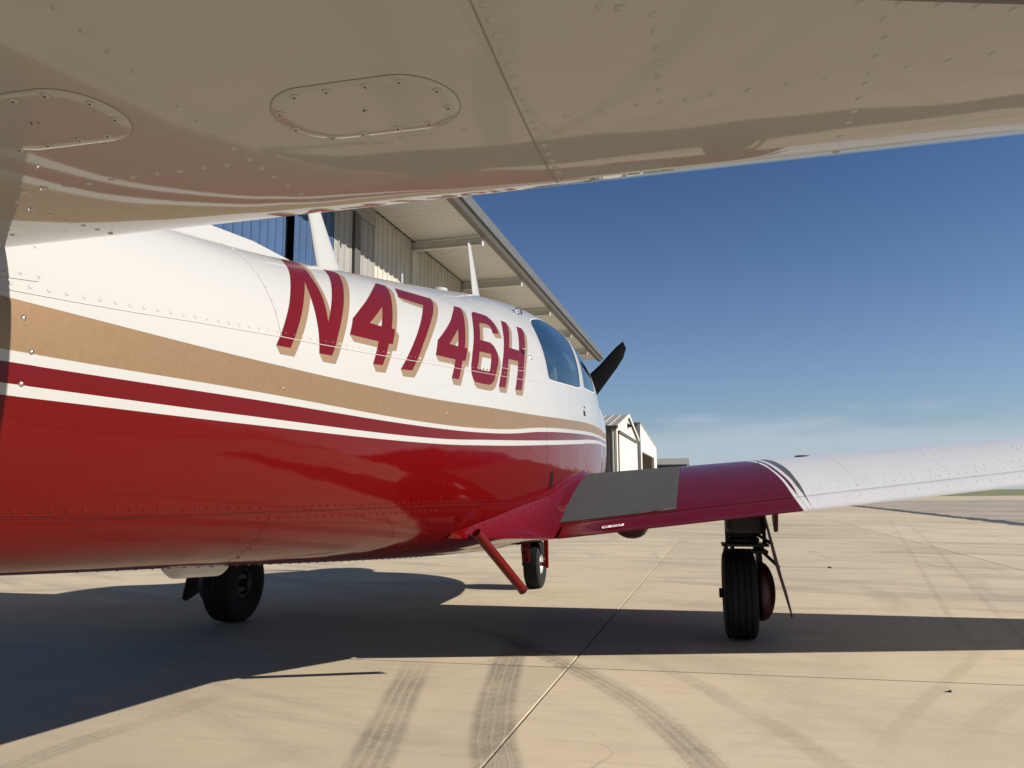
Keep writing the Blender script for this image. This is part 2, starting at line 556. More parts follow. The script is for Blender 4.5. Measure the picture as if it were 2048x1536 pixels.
apron = MB()
for (x0, x1, y0, y1) in ((-60, 12, -60, 260), (12, 95, -60, 92)):
    apron.add([(x0, y0, -.014), (x1, y0, -.014), (x1, y1, -.014), (x0, y1, -.014)], [(0, 1, 2, 3)])
apron = tag(apron.build('apron', MAT['conc_far'], fix=False), kind='structure')

# slabs cut by sawn joints; the joints run a couple of degrees off the aircraft's heading
AX, AY = Vector((0.034, 1.0, 0)), Vector((1.0, 0.020, 0))
JO = Vector((0.662, -0.785, 0))
SW, SL = 3.21, 4.57
sl_me = None
GAP, GAPB = 0.0042, 0.0062
def slab_mesh():
    import bmesh
    me = bpy.data.meshes.new('slab')
    P = lambda u, v, z: (AY * u + AX * v + Vector((0, 0, z)))
    V, F = [], []
    e = .0018
    top = [P(GAP + e, GAPB + e, 0), P(SW - GAP - e, GAPB + e, 0), P(SW - GAP - e, SL - GAPB - e, 0), P(GAP + e, SL - GAPB - e, 0)]
    rim = [P(GAP, GAPB, -e * .7), P(SW - GAP, GAPB, -e * .7), P(SW - GAP, SL - GAPB, -e * .7), P(GAP, SL - GAPB, -e * .7)]
    low = [p - Vector((0, 0, .0095)) for p in rim]
    V = [tuple(p) for p in top + rim + low]
    F = [(0, 1, 2, 3)] + [(4 + i, 4 + (i + 1) % 4, (i + 1) % 4, i) for i in range(4)] + [(8 + i, 8 + (i + 1) % 4, 4 + (i + 1) % 4, 4 + i) for i in range(4)]
    me.from_pydata(V, [], F); me.materials.append(MAT['conc']); me.update()
    return me
sl_me = slab_mesh()
for i in range(-6, 2):
    for j in range(-3, 24):
        o = bpy.data.objects.new('slab', sl_me)
        o.location = JO + AY * (i * SW) + AX * (j * SL)
        link(o, apron)
f = MB()
c4 = [JO + AY * (a * SW) + AX * (b_ * SL) for a, b_ in ((-6, -3), (2, -3), (2, 24), (-6, 24))]
f.add([(p.x, p.y, -.0105) for p in c4], [(0, 1, 2, 3)])
f.build('joint_filler', MAT['filler'], apron, fix=False)

# the old asphalt strip along the right of the slabs, with a ragged tar seal on its edge
xa = lambda y: 7.16 + .034 * (y + .8)
m_ = MB()
ys = [-40, 10, 30, 52]
m_.grid([[(xa(y), y, -.004), (95, y + (12 if y > 40 else 0), -.004)] for y in ys])
tag(m_.build('taxiway', MAT['asphalt'], fix=False), kind='structure')
m_ = MB()
rows = []
for k in range(140):
    y = -5 + k * .38
    w0 = .16 + .10 * math.sin(k * 1.7) * random.random(); w1 = .22 + .25 * random.random() * (1 if k % 7 else 2)
    rows.append([(xa(y) - w0, y, .0015), (xa(y) + w1, y, .0015)])
m_.grid(rows)
tag(m_.build('tar_seam', MAT['tar'], fix=False), kind='structure')


def mark_mat(name, kind, dens):
    m, nt, b = new_mat(name)
    nt.nodes.remove(b)
    out = nt.nodes['Material Output']
    uv = nt.nodes.new('ShaderNodeUVMap')
    s = nt.nodes.new('ShaderNodeSeparateXYZ'); nt.links.new(uv.outputs[0], s.inputs[0])
    U, V = s.outputs['X'], s.outputs['Y']
    vec = pos_coord(nt)
    # soft outer edges
    e = math_node(nt, 'MULTIPLY', ramp(nt, U, 0.0, .22), ramp(nt, U, 1.0, .78))
    n1 = noise(nt, vec, 3.2, 6.0, .7)
    n2 = noise(nt, vec, 75.0, 4.0, .8)
    a = math_node(nt, 'MULTIPLY', e, ramp(nt, n1, .30, .66, .35, 1.0))
    a = math_node(nt, 'MULTIPLY', a, ramp(nt, n2, .32, .62, .35, 1.0))
    def saw(freq, off=0.0):
        t = math_node(nt, 'FRACT', math_node(nt, 'MULTIPLY_ADD', V, freq, off))
        return math_node(nt, 'ABSOLUTE', math_node(nt, 'SUBTRACT', t, .5))
    def groove(u0, wid, zig, freq, amt):
        # a pale zig-zag line where the tread left a groove
        uu = math_node(nt, 'ADD', U, math_node(nt, 'MULTIPLY_ADD', saw(freq), zig, -zig * .25))
        d = math_node(nt, 'ABSOLUTE', math_node(nt, 'SUBTRACT', uu, u0))
        return ramp(nt, d, wid * .5, wid, 1 - amt, 1.0)
    if kind == 'rib':
        for u0, w, z in ((.27, .022, .01), (.50, .022, .02), (.74, .022, .02)):
            a = math_node(nt, 'MULTIPLY', a, groove(u0, w, z, 26, .85))
        for u0 in (.38, .62):
            a = math_node(nt, 'MULTIPLY', a, groove(u0, .03, .12, 30, .3))
    elif kind == 'zig':
        for u0 in (.30, .5, .70):
            a = math_node(nt, 'MULTIPLY', a, groove(u0, .035, .11, 24, .75))
    elif kind == 'block':
        for u0 in (.14, .38, .62, .86):
            a = math_node(nt, 'MULTIPLY', a, groove(u0, .03, .02, 20, .8))
        lugs = ramp(nt, saw(27.0), .03, .07, .35, 1.0)
        a = math_node(nt, 'MULTIPLY', a, lugs)
    a = math_node(nt, 'MULTIPLY', a, dens)
    # fade along both ends
    at = nt.nodes.new('ShaderNodeAttribute'); at.attribute_name = 'fade'
    a = math_node(nt, 'MULTIPLY', a, at.outputs['Fac'])
    df = nt.nodes.new('ShaderNodeBsdfDiffuse'); df.inputs['Color'].default_value = (.125, .118, .098, 1)
    tr = nt.nodes.new('ShaderNodeBsdfTransparent')
    mx = nt.nodes.new('ShaderNodeMixShader')
    nt.links.new(a, mx.inputs[0]); nt.links.new(tr.outputs[0], mx.inputs[1]); nt.links.new(df.outputs[0], mx.inputs[2])
    nt.links.new(mx.outputs[0], out.inputs['Surface'])
    return m


def spline(pts, n):
    P = [Vector((p[0], p[1], 0)) for p in pts]
    P = [P[0] * 2 - P[1]] + P + [P[-1] * 2 - P[-2]]
    out = []
    for i in range(1, len(P) - 2):
        for k in range(n):
            t = k / n
            a, b_, c, d = P[i - 1], P[i], P[i + 1], P[i + 2]
            out.append(.5 * ((2 * b_) + (c - a) * t + (2 * a - 5 * b_ + 4 * c - d) * t * t + (3 * b_ - a - 3 * c + d) * t ** 3))
    out.append(P[-2])
    return out


def tyre_mark(pts, width, mat, z):
    C = spline(pts, 12)
    V, UV, F = [], [], []
    dist = 0
    for i, p in enumerate(C):
        t = (C[min(i + 1, len(C) - 1)] - C[max(i - 1, 0)]).normalized()
        nrm = Vector((t.y, -t.x, 0))
        if i: dist += (C[i] - C[i - 1]).length
        for s_, u in ((-.5, 0), (.5, 1)):
            q = p + nrm * s_ * width
            V.append((q.x, q.y, z)); UV.append((u, dist))
    for i in range(len(C) - 1):
        F.append((2 * i, 2 * i + 1, 2 * i + 3, 2 * i + 2))
    o = mk('tyre_mark', V, F, mat, apron)
    fa = o.data.attributes.new('fade', 'FLOAT', 'POINT')
    for i in range(len(V)):
        d = UV[i][1]
        k = min(1.0, d / .25, (dist - d) / min(1.2, dist * .45)); fa.data[i].value = max(0.0, k * k * (3 - 2 * k))
    uvl = o.data.uv_layers.new(name='UVMap')
    for lp in o.data.loops:
        uvl.data[lp.index].uv = UV[lp.vertex_index]
    return o


MK1 = mark_mat('tyre_mark_ribbed', 'rib', .52)
MK2 = mark_mat('tyre_mark_zigzag', 'zig', .40)
MK3 = mark_mat('tyre_mark_blocks', 'block', .42)
MK4 = mark_mat('tyre_mark_faint', 'block', .19)
MK5 = mark_mat('tyre_mark_thin', 'rib', .16)
tyre_mark([(.36, -2.5), (.345, -2.15), (.24, -1.69), (.15, -1.34), (.05, -.92), (-.05, -.55)], .16, MK2, .0045)
tyre_mark([(.74, -2.5), (.68, -2.05), (.60, -1.78), (.56, -1.6), (.50, -1.33), (.44, -.98), (.39, -.66), (.35, -.3), (.32, .2)], .165, MK1, .0045)
tyre_mark([(1.36, -2.4), (1.21, -1.87), (1.10, -1.56), (1.0, -1.32), (.84, -1.03), (.66, -.76), (.46, -.47), (.1, -.05), (-.5, .4)], .125, MK3, .0085)
tyre_mark([(1.75, -2.4), (1.53, -1.78), (1.49, -1.65), (1.40, -1.44), (1.29, -1.22), (1.19, -.98), (.95, -.6), (.5, -.1)], .10, MK4, .0045)
tyre_mark([(-.62, -2.5), (-.60, -2.23), (-.58, -2.0), (-.52, -1.74), (-.50, -1.5), (-.46, -1.2)], .12, MK4, .0045)
tyre_mark([(2.40, -.15), (2.58, .85), (3.08, 3.25), (3.7, 6.2), (5.79, 16.32)], .045, MK5, .0045)
tyre_mark([(2.6, -.2), (2.84, .85), (3.36, 3.25), (4.0, 6.2), (6.0, 15.8)], .045, MK5, .0045)

MK7 = mark_mat('tyre_mark_old', 'block', .11)
for L in ([(.9, -.1), (1.35, -.75), (1.62, -1.25), (1.85, -1.9)], [(2.5, -1.95), (2.05, -1.4), (1.6, -.95), (1.0, -.55)], [(2.9, -.4), (2.3, -.95), (1.95, -1.5), (1.75, -2.1)],
          [(-.9, -1.3), (-.3, -1.75), (.1, -2.0), (.5, -2.3)], [(1.1, 1.0), (1.9, 2.1), (3.1, 3.0), (5.2, 3.9)], [(-1.2, 2.9), (.8, 3.4), (2.6, 4.6), (4.6, 7.5)], [(.2, 5.5), (2.5, 4.7), (4.6, 4.6), (7.0, 5.3)]):
    tyre_mark(L, .12, MK7, .0165)
MK6 = mark_mat('rubber_smear', 'plain', .13)
tyre_mark([(-1.1, -1.05), (-.59, -1.33), (-.04, -1.57), (.18, -1.67), (.47, -1.79), (.9, -1.95)], .055, MK6, .0085)
tyre_mark([(-.6, -1.50), (-.22, -1.64), (.23, -1.79), (.58, -1.90), (1.0, -2.0)], .06, MK6, .0125)
tyre_mark([(2.6, .3), (2.35, -.27), (2.08, -.8), (1.85, -1.26), (1.71, -1.58), (1.62, -1.9)], .07, MK6, .0085)
# ------------------------------------------------------------------ hangars
ROW = R(1.8)
RO = Vector((-6.6, 14.0, 0))
MAT['wall'] = simple('beige_ribbed_steel', (.39, .375, .325), .5, var=.08, vscale=1.5)
MAT['grey'] = simple('grey_ribbed_steel', (.225, .223, .208), .5, var=.08, vscale=1.5)
MAT['blue'] = simple('blue_ribbed_steel', (.030, .066, .145), .45, var=.10, vscale=1.2)
MAT['soffit'] = simple('soffit_steel', (.46, .465, .445), .5, var=.05)
MAT['fascia'] = simple('grey_gutter', (.07, .066, .06), .5, var=.1)
MAT['fascia_face'] = simple('pale_grey_trim', (.075, .076, .076), .5, var=.08)
MAT['roofmetal'] = simple('galvanised_roof', (.27, .26, .225), .45, var=.12)
MAT['creme'] = simple('cream_steel', (.48, .465, .42), .55, var=.06, vscale=.7)
MAT['navy'] = simple('navy_steel', (.035, .055, .09), .5, var=.1)
MAT['slate'] = simple('slate_grey_steel', (.13, .135, .135), .5, var=.1)  # shade on the hangars' near side walls, put into the colour as grey
MAT['opening'] = simple('hangar_inside', (.05, .04, .032), .9, var=.3, vscale=.8)
MAT['whitewall'] = simple('stained_white_steel', (.50, .49, .455), .6, var=.07, vscale=.5)


def corr(mb, u0, u1, v0, v1, P, pitch=.3, depth=.035):
    """ribbed sheet: P(u, v, d) -> point; ribs run along v"""
    us = []
    n = max(1, int(round((u1 - u0) / pitch)))
    p = (u1 - u0) / n
    for k in range(n):
        b0 = u0 + k * p
        us += [(b0, 0), (b0 + .62 * p, 0), (b0 + .70 * p, depth), (b0 + .88 * p, depth), (b0 + .96 * p, 0)]
    us.append((u1, 0))
    mb.grid([[P(u, v0, d), P(u, v1, d)] for u, d in us])
    return mb


def rowframe(name, y):
    e = empty(name, RO + Vector((math.sin(ROW), math.cos(ROW), 0)) * y)
    e.rotation_euler = (0, 0, -ROW)
    return e


H = rowframe('hangar', 0)
tag(H, 'large beige ribbed-steel hangar with blue doors and deep overhanging eave behind the aeroplane', 'hangar')
ZT = 8.02
# wall sheets (local: x out to the apron, y along the front)
for y0, y1, nm, mt, xo in ((-12, -4.23, 'door_leaf', 'blue', -.06), (-3.94, -2.28, 'door_leaf', 'blue', -.02), (-2.26, -1.37, 'door_leaf', 'grey', 0.0), (-1.05, -.12, 'door_leaf', 'grey', .02)):
    mb = MB(); corr(mb, y0, y1, 0.03, 7.55, lambda u, v, d, xo=xo: (xo + d, u, v), pitch=.28, depth=.03)
    o = mb.build(nm, MAT[mt], H, fix=False)
mb = MB(); corr(mb, -.10, 24.2, 0.0, ZT - .002, lambda u, v, d: (d, u, v), pitch=.30); mb.build('wall', MAT['wall'], H, fix=False)
MB().box((-.10, -12, 7.56), (.05, -.12, ZT - .003)).build('door_header', MAT['grey'], H)
MB().box((-.25, -12, 0), (-.20, -.3, 7.6)).build('door_track_wall', MAT['dark'], H)
MB().box((-.05, -1.36, 0), (.09, -1.06, 7.55)).build('door_post', MAT['fascia'], H)
# soffit, gutter, roof
mb = MB(); corr(mb, -12.3, 24.3, .06, 2.15, lambda u, v, d: (v, u, ZT - d * .35), pitch=.3, depth=.03); mb.build('soffit', MAT['soffit'], H, fix=False)
MB().prism([(2.151, ZT - .10), (2.33, ZT - .10), (2.42, ZT + .06), (2.42, ZT + .10), (2.151, ZT + .10)], 'Y', -12.4, 24.4).build('gutter', MAT['fascia'], H)
MB().prism([(2.421, ZT + .04), (2.46, ZT + .04), (2.40, ZT + .42), (2.36, ZT + .42)], 'Y', -12.4, 24.4).build('eave_trim', MAT['fascia_face'], H)
mb = MB(); corr(mb, -12.4, 24.4, -14.0, 2.35, lambda u, v, d: (v, u, ZT + .40 + d + (2.35 - v) * .08), pitch=.3); mb.build('roof', MAT['roofmetal'], H, fix=False)
MB().box((-14, 24.22, 0), (-.002, 24.30, ZT + .35)).build('end_wall', MAT['wall'], H)
MB().box((-14, -12.1, 0), (-.26, -12.02, ZT + .35)).build('end_wall', MAT['wall'], H)
MB().box((-14.1, -12.0, 0), (-14.02, 24.2, ZT + .35)).build('back_wall', MAT['wall'], H)
for yb in (-9.2, -4.6, -2.0, 2.46, 7.0, 11.6, 16.2, 20.8):
    mb = MB()
    mb.box((.04, yb - .07, ZT - .30), (2.15, yb + .07, ZT - .28)).box((.04, yb - .012, ZT - .28), (2.15, yb + .012, ZT - .09)).box((.04, yb - .07, ZT - .09), (2.15, yb + .07, ZT - .07))
    mb.box((2.10, yb - .07, ZT - .32), (2.16, yb + .07, ZT - .065))
    mb.build('eave_bracket', MAT['soffit'], H)
    if yb > 0:
        MB().box((.001, yb - .20, 0), (.10, yb + .20, ZT - .31)).build('wall_post', MAT['wall'], H, bevel=.01)

# small gabled hangar next along the row
G = rowframe('gabled_hangar', 33.0)
tag(G, 'small cream hangar with ribbed gable roof just past the aeroplane nose', 'hangar')
x1, wy, ze, zp, dp = 2.0, 13.5, 5.02, 6.36, 14.0
MB().prism([(0, 0), (wy, 0), (wy, ze), (wy / 2, zp), (0, ze)], 'X', x1 - dp, x1).build('wall', MAT['creme'], G)
mb = MB(); corr(mb, x1 - dp, x1 - .05, 0, ze - .06, lambda u, v, d: (u, -.01 - d, v), pitch=.4, depth=.04); mb.build('side_sheet', MAT['slate'], G, fix=False)
for sgn in (0, 1):
    mb = MB()
    if sgn == 0:
        corr(mb, x1 - dp - .2, x1 + .12, -.35, wy / 2, lambda u, v, d: (u, v, ze + .05 + (zp - ze) * v / (wy / 2) + d), pitch=.55, depth=.06)
    else:
        corr(mb, x1 - dp - .2, x1 + .12, wy / 2, wy + .35, lambda u, v, d: (u, v, ze + .05 + (zp - ze) * (wy - v) / (wy / 2) + d), pitch=.55, depth=.06)
    mb.build('roof', MAT['roofmetal'], G, fix=False)
    a = (-.38, wy / 2) if sgn == 0 else (wy / 2, wy + .38)
    za = [ze + (zp - ze) * (v if v <= wy / 2 else wy - v) / (wy / 2) for v in a]
    MB().prism([(a[0], za[0] - .12), (a[1], za[1] - .12), (a[1], za[1] + .12), (a[0], za[0] + .12)], 'X', x1 + .125, x1 + .17).build('gable_trim', MAT['creme'], G)
MB().box((x1 - dp, -.52, ze - .16), (x1 + .1, -.37, ze + .02)).build('gutter', MAT['fascia'], G)
MB().tube([(x1 - .25, -.16, .1), (x1 - .25, -.16, ze - .1)], .08).build('downspout', MAT['roofmetal'], G)
mb = MB(); corr(mb, .85, wy - .85, .02, 4.62, lambda u, v, d: (x1 + .025 + d, u, v), pitch=.9, depth=.02); mb.build('door_panel', MAT['creme'], G, fix=False)
MB().box((x1 + .002, .70, 4.65), (x1 + .16, wy - .70, 4.80)).build('door_header', MAT['fascia'], G)
MB().box((x1 + .002, .68, 0), (x1 + .08, .80, 4.64)).build('door_frame', MAT['fascia'], G)
MB().prism([(x1 + .01, 5.45), (x1 + .38, 5.55), (x1 + .01, 5.80)], 'Y', wy / 2 - .25, wy / 2 + .25).build('wall_lamp', MAT['black'], G)

# white mono-pitch hangar with an open door
Wh = rowframe('white_hangar', 49.6)
tag(Wh, 'white mono-pitch hangar with dark open doorway beyond the gabled cream hangar', 'hangar')
L_ = 17.6; za, zb_ = 6.60, 5.42
oy0, oy1, oz = 1.05, 14.2, 4.22
mb = MB()
mb.prism([(0, 0), (oy0, 0), (oy0, oz), (oy1, oz), (oy1, 0), (L_, 0), (L_, zb_), (0, za)], 'X', x1 - .25, x1)
mb.build('front_wall', MAT['whitewall'], Wh)
mb = MB(); corr(mb, x1 - 10, x1 - .26, 0, za - .02, lambda u, v, d: (u, .02 - d, v), pitch=.4, depth=.04); mb.build('side_wall', MAT['slate'], Wh, fix=False)
MB().box((x1 - 10, L_ - .05, 0), (x1 - .26, L_, zb_ - .02)).build('side_wall', MAT['whitewall'], Wh)
MB().box((x1 - 10, .03, 0), (x1 - 9.9, L_ - .06, zb_ - .05)).build('back_wall', MAT['opening'], Wh)
MB().prism([(-.1, za + .01), (L_ + .1, zb_ + .01), (L_ + .1, zb_ + .10), (-.1, za + .10)], 'X', x1 - 10.1, x1 + .06).build('roof', MAT['roofmetal'], Wh)
MB().box((x1 - 6, .4, 0.0), (x1 - 5.9, L_ - .2, oz + .5)).build('inner_partition', MAT['opening'], Wh)

# far navy hangar across the end of the apron
Fh = empty('navy_hangar', (-7.2, 180.0, 0))
tag(Fh, 'distant navy hangar with pale low roof at the end of the apron', 'hangar')
mb = MB(); corr(mb, -9, 7.4, 0, 6.8, lambda u, v, d: (u, -d, v), pitch=.6, depth=.05); mb.build('wall', MAT['navy'], Fh, fix=False)
MB().prism([(.05, 0), (.05, 6.8), (9, 8.5), (18, 6.8), (18, 0)], 'X', -9, 7.4).build('gable_wall', MAT['creme'], Fh)
MB().prism([(-.4, 6.86), (9, 8.62), (9, 8.78), (-.4, 7.02)], 'X', -9.3, 7.8).build('roof', MAT['roofmetal'], Fh)
MB().prism([(18.4, 6.86), (9, 8.62), (9, 8.78), (18.4, 7.02)], 'X', -9.3, 7.8).build('roof', MAT['roofmetal'], Fh)

# ================================================================== AEROPLANE
PLANE = empty('airplane', (0, 0, 0))
tag(PLANE, 'red, white and tan low-wing propeller aeroplane parked on the concrete apron', 'airplane')

#      Y      w    zb    zm    zt    n_up  n_low
FT = np.array([
    [-4.30, .030, .74, .97, 1.18, 2.0, 2.0], [-3.60, .120, .645, .95, 1.230, 2.0, 2.2], [-3.12, .185, .595, .95, 1.275, 2.0, 2.4],
    [-2.40, .290, .546, .96, 1.355, 2.0, 2.6], [-1.60, .405, .493, .98, 1.495, 2.05, 2.8], [-0.90, .500, .453, 1.00, 1.630, 2.1, 3.0],
    [-0.30, .560, .429, 1.03, 1.750, 2.2, 3.2], [0.30, .587, .420, 1.05, 1.835, 2.4, 3.2], [0.80, .595, .420, 1.07, 1.865, 2.6, 3.2],
    [1.20, .590, .420, 1.09, 1.810, 2.7, 3.2], [1.50, .576, .425, 1.10, 1.570, 2.5, 3.0], [1.75, .567, .450, 1.12, 1.490, 3.2, 2.8],
    [2.10, .526, .520, 1.11, 1.430, 2.8, 2.8], [2.45, .420, .650, 1.13, 1.375, 2.4, 2.4], [2.60, .320, .760, 1.16, 1.330, 2.2, 2.2]])


def pchip(x, y, q):
    h = np.diff(x); d = np.diff(y) / h; m = np.zeros_like(y)
    m[0] = d[0]; m[-1] = d[-1]
    for i in range(1, len(x) - 1):
        if d[i - 1] * d[i] > 0:
            w1 = 2 * h[i] + h[i - 1]; w2 = h[i] + 2 * h[i - 1]
            m[i] = (w1 + w2) / (w1 / d[i - 1] + w2 / d[i])
    q = np.clip(q, x[0], x[-1]); i = np.clip(np.searchsorted(x, q, side='right') - 1, 0, len(x) - 2)
    t = (q - x[i]) / h[i]
    return ((2 * t ** 3 - 3 * t ** 2 + 1) * y[i] + (t ** 3 - 2 * t ** 2 + t) * h[i] * m[i] + (-2 * t ** 3 + 3 * t ** 2) * y[i + 1] + (t ** 3 - t ** 2) * h[i] * m[i + 1])


def sec(Y):
    return [pchip(FT[:, 0], FT[:, k], np.asarray(Y, float)) for k in range(1, 7)]


def fsurf(Y, b):
    """b in degrees: -90 belly, 0 right side, 90 roof, 180 left side, 270 belly"""
    Y = np.asarray(Y, float); b = np.asarray(b, float)
    w, zb, zm, zt, nu, nl = sec(Y)
    left = b > 90
    a = np.radians(np.where(left, 180 - b, b))
    c = np.abs(np.cos(a)); s = np.abs(np.sin(a)); n = np.where(a >= 0, nu, nl)
    r = (c ** n + s ** n) ** (-1 / n)
    x = w * c * r; z = zm + np.where(a >= 0, (zt - zm) * s * r, -(zm - zb) * s * r)
    return np.stack([np.where(left, -x, x), Y, z], -1)


def fnorm(Y, b):
    e1, e2 = 2e-3, .2
    Y = np.asarray(Y, float); b = np.asarray(b, float)
    # keep the finite difference off the two seams of the parametrisation
    dY = fsurf(Y + e1, b) - fsurf(Y - e1, b)
    db = fsurf(Y, b + e2) - fsurf(Y, b - e2)
    n = np.cross(dY, db)
    n /= np.linalg.norm(n, axis=-1, keepdims=True) + 1e-12
    P = fsurf(Y, b); zm = sec(Y)[2]
    out = np.stack([P[..., 0], 0 * zm, P[..., 2] - zm], -1)
    s = np.sign((n * out).sum(-1)); s[s == 0] = 1
    return n * s[..., None]


def fon(Y, b, off=0.0):
    return fsurf(Y, b) + fnorm(np.atleast_1d(np.asarray(Y, float)), np.atleast_1d(np.asarray(b, float))).reshape(np.shape(fsurf(Y, b))) * off


KB = 0.01       # scale of the angle axis in the flat (Y, b) domain


def densify(poly, step=.02):
    out = []
    for i, p in enumerate(poly):
        q = poly[(i + 1) % len(poly)]
        d = math.hypot(q[0] - p[0], (q[1] - p[1]) * KB)
        n = max(1, int(d / step))
        for k in range(n):
            t = k / n
            out.append((p[0] + (q[0] - p[0]) * t, p[1] + (q[1] - p[1]) * t))
    return out


def round_poly(poly, it=2):
    """corner cutting"""
    for _ in range(it):
        o = []
        for i, p in enumerate(poly):
            q = poly[(i + 1) % len(poly)]
            o += [(p[0] * .78 + q[0] * .22, p[1] * .78 + q[1] * .22), (p[0] * .22 + q[0] * .78, p[1] * .22 + q[1] * .78)]
        poly = o
    return poly


def ccw(poly):
    a = sum(p[0] * q[1] - q[0] * p[1] for p, q in zip(poly, poly[1:] + poly[:1]))
    return poly if a > 0 else poly[::-1]


def cdt(polys, pts, eps=1e-6):
    """polys: list of loops in (Y, b); returns verts, tris, ids of covering loops"""
    V, Fc = [], []
    for p in polys:
        p = ccw([(a, b * KB) for a, b in p])
        Fc.append(list(range(len(V), len(V) + len(p))))
        V += p
    V += [(a, b * KB) for a, b in pts]
    r = delaunay_2d_cdt([Vector(v) for v in V], [], Fc, 1, eps)
    vs = [(v.x, v.y / KB) for v in r[0]]
    return vs, [tuple(t) for t in r[2]], [set(s) for s in r[5]]


def grid_pts(polys, dy=.02, db=1.6):
    A = [p for q in polys for p in q]
    y0, y1 = min(p[0] for p in A), max(p[0] for p in A); b0, b1 = min(p[1] for p in A), max(p[1] for p in A)
    out = []
    for i in range(int((y1 - y0) / dy) + 1):
        for j in range(int((b1 - b0) / db) + 1):
            out.append((y0 + (i + .37) * dy, b0 + (j + .41) * db))
    return out


def skin_mesh(name, vs, tris, mat, parent, off=0.0):
    used = sorted({i for t in tris for i in t}); mp_ = {k: i for i, k in enumerate(used)}
    Y = np.array([vs[k][0] for k in used]); B = np.array([vs[k][1] for k in used])
    P = fsurf(Y, B); Nn = fnorm(Y, B)
    P = P + Nn * off
    F = []
    for t in tris:
        t = [mp_[i] for i in t]
        a, b_, c = P[t[0]], P[t[1]], P[t[2]]
        if np.dot(np.cross(b_ - a, c - a), Nn[t[0]] + Nn[t[1]] + Nn[t[2]]) < 0: t = t[::-1]
        F.append(t)
    return mk(name, P, F, mat, parent, True, normals=Nn)


# ---- skin with real window openings
WIN_R = [[(-0.16, 50.2), (0.20, 54.0), (0.474, 54.9), (0.62, 52.0), (0.70, 47.3), (0.62, 39.8), (0.54, 32.8), (0.485, 27.5), (0.423, 22.5), (0.385, 18.8), (-0.089, 18.7), (-0.377, 19.0), (-0.40, 20.5), (-0.385, 23.8), (-0.35, 29.3), (-0.315, 34.4), (-0.27, 40.4)],
         [(0.775, 46.5), (0.83, 44.6), (0.89, 41.1), (0.95, 38.6), (1.013, 34.9), (1.055, 31.5), (1.06, 26.9), (1.03, 20.6), (0.535, 19.7), (0.55, 22.8), (0.60, 28.6), (0.655, 35.2), (0.735, 42.5)]]
SHIELD = [(1.13, 90), (1.12, 70), (1.115, 55), (1.13, 42), (1.16, 30), (1.42, 22), (1.56, 26), (1.62, 40), (1.63, 60), (1.63, 90), (1.63, 120), (1.62, 140), (1.56, 154), (1.42, 158), (1.16, 150), (1.13, 138), (1.115, 125), (1.12, 110)]
loops = [densify(round_poly(p, 2), .03) for p in WIN_R]
loops += [[(y, 180 - b) for y, b in p] for p in loops]
loops.append(densify(round_poly(SHIELD, 1), .04))
outer = [(-4.3, -90), (2.6, -90), (2.6, 270), (-4.3, 270)]
outer_d = densify(outer, .045)
pts = []
Ys = list(np.arange(-4.26, 2.58, .045))
for i, y in enumerate(Ys):
    for j in range(1, 144):
        pts.append((float(y), -90 + j * 2.5))
vs, tris, ids = cdt([outer_d] + loops, pts, 1e-7)
skin_t = [t for t, s in zip(tris, ids) if 0 in s and len(s) == 1]
FUS = skin_mesh('fuselage', vs, skin_t, MAT['fus'], PLANE)
for k in range(1, 6):
    tt = [t for t, s in zip(tris, ids) if k in s]
    skin_mesh('windshield' if k == 5 else 'window', vs, tt, MAT['shield'] if k == 5 else MAT['glass'], FUS, -.0015)
# rubber seals round the panes
def ribbon(name, line, width, mat, parent, off, closed=False, fn=None, kb=None):
    """narrow strip following a line in (Y, b) on the fuselage"""
    fn = fn or (lambda Y, b, o: fon(np.array([Y]), np.array([b]), o)[0])
    P = [Vector(fn(p[0], p[1], off)) for p in line]
    V, F = [], []
    n = len(P)
    for i, p in enumerate(P):
        a = P[(i - 1) % n] if closed else P[max(i - 1, 0)]
        c = P[(i + 1) % n] if closed else P[min(i + 1, n - 1)]
        t = (c - a).normalized()
        nn = Vector(fn(line[i][0], line[i][1], off + .01)) - p
        s = t.cross(nn).normalized() * width * .5
        V += [p - s, p + s]
    for i in range(n if closed else n - 1):
        j = (i + 1) % n
        F.append((2 * i, 2 * i + 1, 2 * j + 1, 2 * j))
    return mk(name, V, F, mat, parent, True)


def dense_line(L, step=.02):
    out = []
    for p, q in zip(L, L[1:]):
        n = max(1, int(math.hypot(q[0] - p[0], (q[1] - p[1]) * KB) / step))
        out += [(p[0] + (q[0] - p[0]) * k / n, p[1] + (q[1] - p[1]) * k / n) for k in range(n)]
    return out + [L[-1]]


for k in range(2):
    ribbon('window_seal', loops[k], .007, MAT['seam_white'], FUS, .0008, True)

